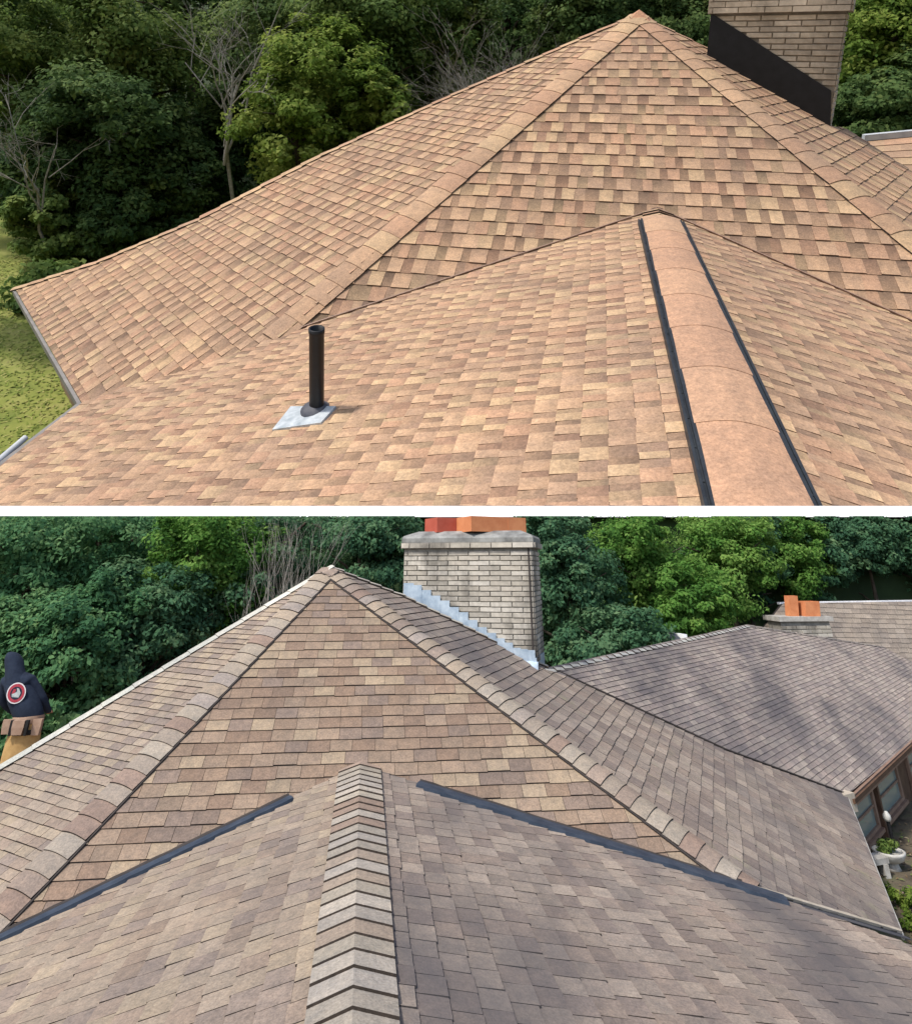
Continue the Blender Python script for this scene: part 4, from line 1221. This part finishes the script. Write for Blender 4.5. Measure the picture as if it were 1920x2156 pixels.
# bare trees: trunk and a fan of thin grey branches
def bare(plot, ctr, hgt, zbase, label, seed, wid, grp, clipz=None, stems=1, spread=0.55, depthmax=5):
    r = random.Random(seed); ctr = Vector(ctr); base = Vector((ctr.x, ctr.y, zbase))
    t = Thing(plot, 'bare_tree', base, label, 'tree', grp)
    mb = MB(); br_ = MB()
    def lim(p): return Vector((p.x, p.y, min(p.z, clipz))) if clipz is not None else p
    def grow(p, d, ln, w, depth):
        e = p + d * ln; m = (p + e) / 2 + Vector((r.uniform(-1, 1), r.uniform(-1, 1), r.uniform(-.5, .5))) * ln * .09
        (mb if depth == 0 else br_).tube([lim(p), lim(m), lim(e)], [w, w * .8, w * .6], 5 if depth < 3 else 4, cap=False)
        if depth >= depthmax: return
        for k in range(r.choice((2, 3, 3)) if depth else 4):
            nd = (d + Vector((r.uniform(-1, 1), r.uniform(-1, 1), r.uniform(-.7, .8))) * spread * (1 + .25 * depth)).normalized()
            grow(p + d * ln * r.uniform(.45, 1.0), nd, ln * r.uniform(.55, .82), w * .55, depth + 1)
    for k in range(stems):
        o_ = Vector((r.uniform(-1, 1), r.uniform(-1, 1), 0)) * hgt * .12 * (stems > 1)
        grow(base + o_, Vector((r.uniform(-.12, .12), r.uniform(-.12, .12), 1)).normalized(), hgt * .42, wid, 0)
    mb.build('trunk', M['dead_wood'], t); br_.build('branch_fan', M['dead_wood'], t, kind='stuff')
    return t
bare(UP, (-81.8, 126.6, -1.9), 60, ZG, 'bare tree with pale grey forked branches before the dark woods', 5, 0.62, 'bare trees behind the tan roof')
bare(UP, (-18.7, 126.9, -1.7), 49, ZG, 'grey leafless thicket behind the long tan hip left of the peak', 9, 0.34, 'bare trees behind the tan roof', stems=9)
bare(UP, (-110.2, 109.2, -21.0), 42, ZG, 'thin bare branches at the left edge above the lawn', 12, 0.40, 'bare trees behind the tan roof')
bare(LO, (-1.89, 14.94, -0.11), 5.2, -3.65, 'cluster of bare pale stems left of the weathered roof peak', 21, 0.015, 'bare trees behind the weathered roof', clipz=0.9, stems=5, spread=.26, depthmax=3)

# low plants: bowl planting, ground plants at right, shrub on the lawn
def plant(plot, name, c, r_, leaf, mt, label, cat, seed, n=14, per=40, tone=.5, group=None, flat=.7):
    c = Vector(c)
    rr_ = random.Random(seed)
    cl = [(rr_.gauss(0, r_ * .45), rr_.gauss(0, r_ * .45), abs(rr_.gauss(.45, .25)) * r_, r_ * .38, tone + rr_.uniform(-.15, .2)) for _ in range(n)]
    me = leaf_mesh(name, seed, cl, leaf, per, flat=flat)
    me.materials.append(M[mt]); o = bpy.data.objects.new(name, me); COL.objects.link(o)
    o.matrix_world = Matrix.Translation(plot.w(c)) @ plot.r.to_4x4()
    return tag(o, label, cat, group)
pp = plant(LO, 'leafy_plant', pbp + Z * 0.16, 0.17, 0.028, 'leaf_mid', 'low green plant growing in the round white bowl', 'plant', 900, tone=.45)
GP = [((6.75, 10.15), .2, 'yellow-green weed clump just below the white bowl'), ((6.5, 9.6), .17, 'leafy ground plant along the eave, second below the bowl'), ((6.05, 8.6), .16, 'small weed clump low at the right edge by the eave'), ((7.2, 10.3), .15, 'ground plant at the right edge under the bowl'), ((6.2, 9.15), .14, 'tiny green weed on the leaf litter beside the eave')]
for k, ((x, y), r_, lb) in enumerate(GP):
    plant(LO, 'ground_plant', (x, y, -3.66), r_, 0.03, 'leaf_lime', lb, 'plant', 910 + k, tone=.5, group='plants on the ground by the eave')
for k, (p, r_, lb) in enumerate([((-96.2, 93.8, -36.3), 7, 'rounded shrub at the back of the lawn, left edge'), ((-89.2, 91.2, -37.0), 5, 'small dark shrub by the tan roof corner on the lawn')]):
    plant(UP, 'shrub', (p[0], p[1], ZG), r_, 0.8, 'leaf_dark' if k else 'leaf_mid', lb, 'shrub', 930 + k, n=40, per=50, tone=.4)

gr = MB()
for k in range(26000):
    x = RND.uniform(-125, -38); y = RND.uniform(44, 140)
    j0 = (y - 40) / 12
    z = ZG + 0.5 * math.sin(x * 0.05 + y * 0.07) * min(1, j0 * .3)
    if CN.x * x + CN.y * y + CN.z * z < 1.0: continue
    a = RND.uniform(0, 6.28); d = Vector((math.cos(a), math.sin(a), 0)); h = RND.uniform(.10, .28)
    p = Vector((x, y, z - .1)); c = pick([(0.15, 0.19, 0.03), (0.21, 0.23, 0.05), (0.27, 0.26, 0.08), (0.12, 0.16, 0.025)], .15)
    gr.poly([p - d * .16 + Z * .12, p + d * .16 + Z * .12, p + Vector((-d.y, d.x, 0)) * RND.uniform(.4, .8) + Z * (h + .1)], c)
solo(UP, 'grass', gr, M['litter'], (-70, 80, ZG), 'short mown green grass on the lawn left of the tan roof', 'grass', kind='stuff')
lt = MB()
for k in range(1500):
    p = Vector((RND.uniform(5.6, 9.0), RND.uniform(6.8, 13.0), -3.645 + RND.uniform(0, .02)))
    a = RND.uniform(0, 6.28); s_1 = Vector((math.cos(a), math.sin(a), RND.uniform(-.5, .5))) * RND.uniform(.015, .045); s_2 = Vector((-math.sin(a), math.cos(a), RND.uniform(-.4, .4))) * RND.uniform(.01, .022)
    c = pick([(0.20, 0.14, 0.08), (0.13, 0.09, 0.05), (0.28, 0.22, 0.14), (0.09, 0.12, 0.04), (0.14, 0.17, 0.05)], .2)
    lt.poly([p - s_1, p - s_2 + Z * .006, p + s_1, p + s_2 + Z * .006], c)
solo(LO, 'leaf_litter', lt, M['litter'], (7, 10, -3.65), 'brown and green leaf litter on the ground by the planter', 'leaf litter', kind='stuff')

# ------------------------------------------------------------------ the worker in a navy hoodie, seen from behind
def ln_(p):
    return Vector((p[0] - max(0.0, p[2] - 1.0) * LEAN, p[1], p[2]))
per_ = Thing(LO, 'person', FOOT, 'person in navy hoodie with round back emblem and tool belt, seen from behind', 'person')
def skinned(name, joints, edges, mats, pick_mat, parent=None):
    me = bpy.data.meshes.new(name)
    me.from_pydata([tuple(ln_(j[0])) for j in joints], edges, [])
    ob = bpy.data.objects.new(name, me); COL.objects.link(ob)
    md = ob.modifiers.new('skin', 'SKIN'); md.use_smooth_shade = True
    lay = me.skin_vertices[0].data
    for i, j in enumerate(joints):
        lay[i].radius = (j[1], j[2] if len(j) > 2 else j[1]); lay[i].use_root = (i == 0)
    sb = ob.modifiers.new('sub', 'SUBSURF'); sb.levels = 2; sb.render_levels = 2
    dg = bpy.context.evaluated_depsgraph_get()
    me2 = bpy.data.meshes.new_from_object(ob.evaluated_get(dg))
    bpy.data.objects.remove(ob)
    for m in mats: me2.materials.append(m)
    for f in me2.polygons:
        f.use_smooth = True; f.material_index = pick_mat(f.center)
    me2.name = name
    o = bpy.data.objects.new(name, me2); COL.objects.link(o); o.parent = parent or per_.o
    return o
# joints are relative to the feet; body leans to the left (-x) and a little forward
J_ = [((0.02, 0.02, 0.98), .150, .115), ((0.0, 0.03, 1.12), .150, .11), ((-.05, .05, 1.30), .170, .12), ((-.09, .07, 1.43), .15, .105), ((-.115, .10, 1.53), .065, .06), ((-.13, .13, 1.63), .088, .10), ((-.135, .14, 1.73), .075, .085),
      ((-.27, .07, 1.42), .085), ((-.36, .12, 1.17), .066), ((-.33, .30, 1.02), .048), ((-.31, .38, 1.00), .035),
      ((.09, .07, 1.42), .085), ((.20, .12, 1.18), .066), ((.17, .30, 1.02), .048), ((.15, .38, 1.0), .035),
      ((-.09, .02, .88), .105), ((-.11, .0, .50), .075), ((-.11, .03, .10), .055), ((-.11, .16, .045), .045),
      ((.12, .02, .88), .105), ((.13, .0, .50), .075), ((.13, .03, .10), .055), ((.13, .16, .045), .045)]
E_J = [(0, 1), (1, 2), (2, 3), (3, 4), (4, 5), (5, 6), (3, 7), (7, 8), (8, 9), (9, 10), (3, 11), (11, 12), (12, 13), (13, 14), (0, 15), (15, 16), (16, 17), (17, 18), (0, 19), (19, 20), (20, 21), (21, 22)]
def pm(c):
    if c.z > 1.50: return 2 if c.y > 0.12 else 0
    if c.y > .33 and c.z > .8: return 2
    if c.z < .14: return 3
    return 0 if c.z > .99 else 1
body = skinned('body', J_, E_J, [M['navy'], M['khaki'], M['skin'], M['strap']], pm)
mb = MB(); rows = []
for (z, rx, ry) in ((.30, .23, .14), (.55, .225, .15), (.75, .22, .155), (.92, .205, .15), (1.01, .19, .14)):
    rows.append([FOOT + Vector((.015 + rx * math.cos(t) * (1 + .03 * math.sin(4 * t + z * 11)), .02 + ry * math.sin(t), z)) for t in [2 * math.pi * i / 28 for i in range(28)]])
mb.grid(rows, closed=True); mb.build('trousers', M['khaki'], per_, smooth=True)
# five fingers on each hand
for hx, sg in ((-.31, -1), (.15, 1)):
    for k in range(5):
        a_ = Vector((hx + (k - 1.8) * .017, .40, 1.0)); 
        if k == 4: a_ = Vector((hx - sg * .03, .375, 1.01))
        ln = (.055, .065, .07, .06, .05)[k]
        mb = MB(); mb.tube([FOOT + a_, FOOT + a_ + Vector((0, ln * .6, -.008)), FOOT + a_ + Vector((0, ln * .9, -.03))], [.0095, .009, .006], 7)
        mb.build('finger', M['skin'], per_, body, smooth=True)
# hood pulled up, pointed crown
mb = MB(); rows = []
for (z, cx, cy, rx, ry) in ((1.40, -.09, .05, .185, .135), (1.47, -.10, .06, .155, .13), (1.54, -.112, .08, .135, .13), (1.61, -.12, .10, .128, .13), (1.66, -.123, .115, .128, .132), (1.71, -.125, .12, .116, .122), (1.75, -.13, .12, .092, .10), (1.778, -.135, .115, .058, .064), (1.79, -.137, .11, .008, .008)):
    rows.append([FOOT + ln_((cx + rx * math.cos(t), cy + ry * math.sin(t), z)) for t in [2 * math.pi * i / 20 for i in range(20)]])
mb.grid(rows, closed=True); mb.build('hood', M['navy'], per_, smooth=True)
# hoodie body, looser than the torso
mb = MB(); rows = []
for (z, cx, cy, rx, ry) in ((1.00, .01, .02, .205, .15), (1.03, .01, .02, .215, .165), (1.15, -.02, .03, .225, .17), (1.28, -.05, .05, .225, .165), (1.38, -.08, .06, .215, .15), (1.45, -.095, .07, .175, .125), (1.50, -.105, .08, .11, .10)):
    rows.append([FOOT + ln_((cx + rx * math.cos(t) * (1 + .02 * math.sin(5 * t + z * 9)), cy + ry * math.sin(t), z)) for t in [2 * math.pi * i / 28 for i in range(28)]])
mb.grid(rows, closed=True); mb.build('hoodie', M['navy'], per_, smooth=True)
# emblem on the back: ring inside ring with a small mark
def disc(c, r0, r1, n, off, mat, name, parent=None):
    mb = MB()
    a = Vector((1, .06, 0)).normalized(); b = Vector((-.15, .12, 1)).normalized(); nn = a.cross(b).normalized()
    if nn.y > 0: nn = -nn
    o_ = [c + nn * off + (a * math.cos(2 * math.pi * i / n) + b * math.sin(2 * math.pi * i / n)) * r1 for i in range(n)]
    if r0 > 0:
        i_ = [c + nn * off + (a * math.cos(2 * math.pi * i / n) + b * math.sin(2 * math.pi * i / n)) * r0 for i in range(n)]
        mb.grid([i_, o_], closed=True)
    else: mb.poly(o_)
    return mb.build(name, mat, per_, parent), a, b, nn
ec_ = FOOT + ln_((-.045, -.128, 1.30))
em, a1_, b1_, nn1 = disc(ec_, 0, .128, 36, .004, M['print_white'], 'emblem')
disc(ec_, 0, .113, 36, .007, M['print_red'], 'emblem_disc', em)
disc(ec_, 0, .078, 36, .009, M['navy'], 'emblem_center', em)
mb = MB()
for sh in ([(-.05, -.045), (.045, -.055), (.062, .0), (.03, .055), (.0, .062), (.012, .02), (-.02, .0), (-.055, -.01)],):
    mb.poly([ec_ + nn1 * .011 + a1_ * x + b1_ * y for x, y in sh])
mb.build('emblem_mark', M['print_grey'], per_, em)
mb = MB(); mb.poly([ec_ + nn1 * .0105 + a1_ * x + b1_ * y for x, y in ((-.06, -.01), (-.015, .0), (-.005, .05), (-.04, .05))]); mb.build('emblem_mark', M['print_red'], per_, em)
# tool belt with pouches and straps
mb = MB(); rows = []
for z, k in ((.93, 1.0), (.955, 1.03), (1.0, 1.03), (1.02, 1.0)):
    rows.append([FOOT + Vector((.015 + .205 * k * math.cos(t), .02 + .155 * k * math.sin(t), z)) for t in [2 * math.pi * i / 28 for i in range(28)]])
mb.grid(rows, closed=True); belt = mb.build('tool_belt', M['leather'], per_, smooth=True)
for px_, w_, h_, mt in ((-.02, .16, .17, 'leather'), (-.20, .13, .17, 'leather'), (.20, .12, .19, 'leather'), (-.115, .035, .18, 'strap'), (.095, .035, .18, 'strap')):
    mb = MB(); yb = .02 - .155 * math.sqrt(max(.1, 1 - (px_ / .23) ** 2)) - .02
    o_ = FOOT + Vector((px_ - w_ / 2, yb - (.045 if mt == 'leather' else .06), .985 - h_)); 
    tp = [(0, 0, 0), (w_, 0, 0), (w_ * 1.06, .05, 0), (-.01, .05, 0)]
    r0 = [o_ + Vector(p) + Vector((w_ * .08 * (1 if i in (0, 3) else -1), .01, 0)) for i, p in enumerate(tp)]
    r1 = [o_ + Vector(p) + Z * (h_ * .5) for p in tp]; r2 = [o_ + Vector(p) + Z * h_ for p in tp]
    mb.grid([r0, r1, r2], closed=True); mb.poly(r0[::-1]); mb.poly(r2)
    mb.build('pouch' if mt == 'leather' else 'strap', M[mt], per_, belt)
mb = MB(); mb.grid([[FOOT + Vector((.015 + .21 * k * math.cos(t), .02 + .16 * k * math.sin(t), z)) for t in [2 * math.pi * i / 28 for i in range(28)]] for z, k in ((.80, 1.0), (.815, 1.06), (.845, 1.06), (.86, 1.0))], closed=True)
mb.build('waist_strap', M['strap'], per_, belt, smooth=True)
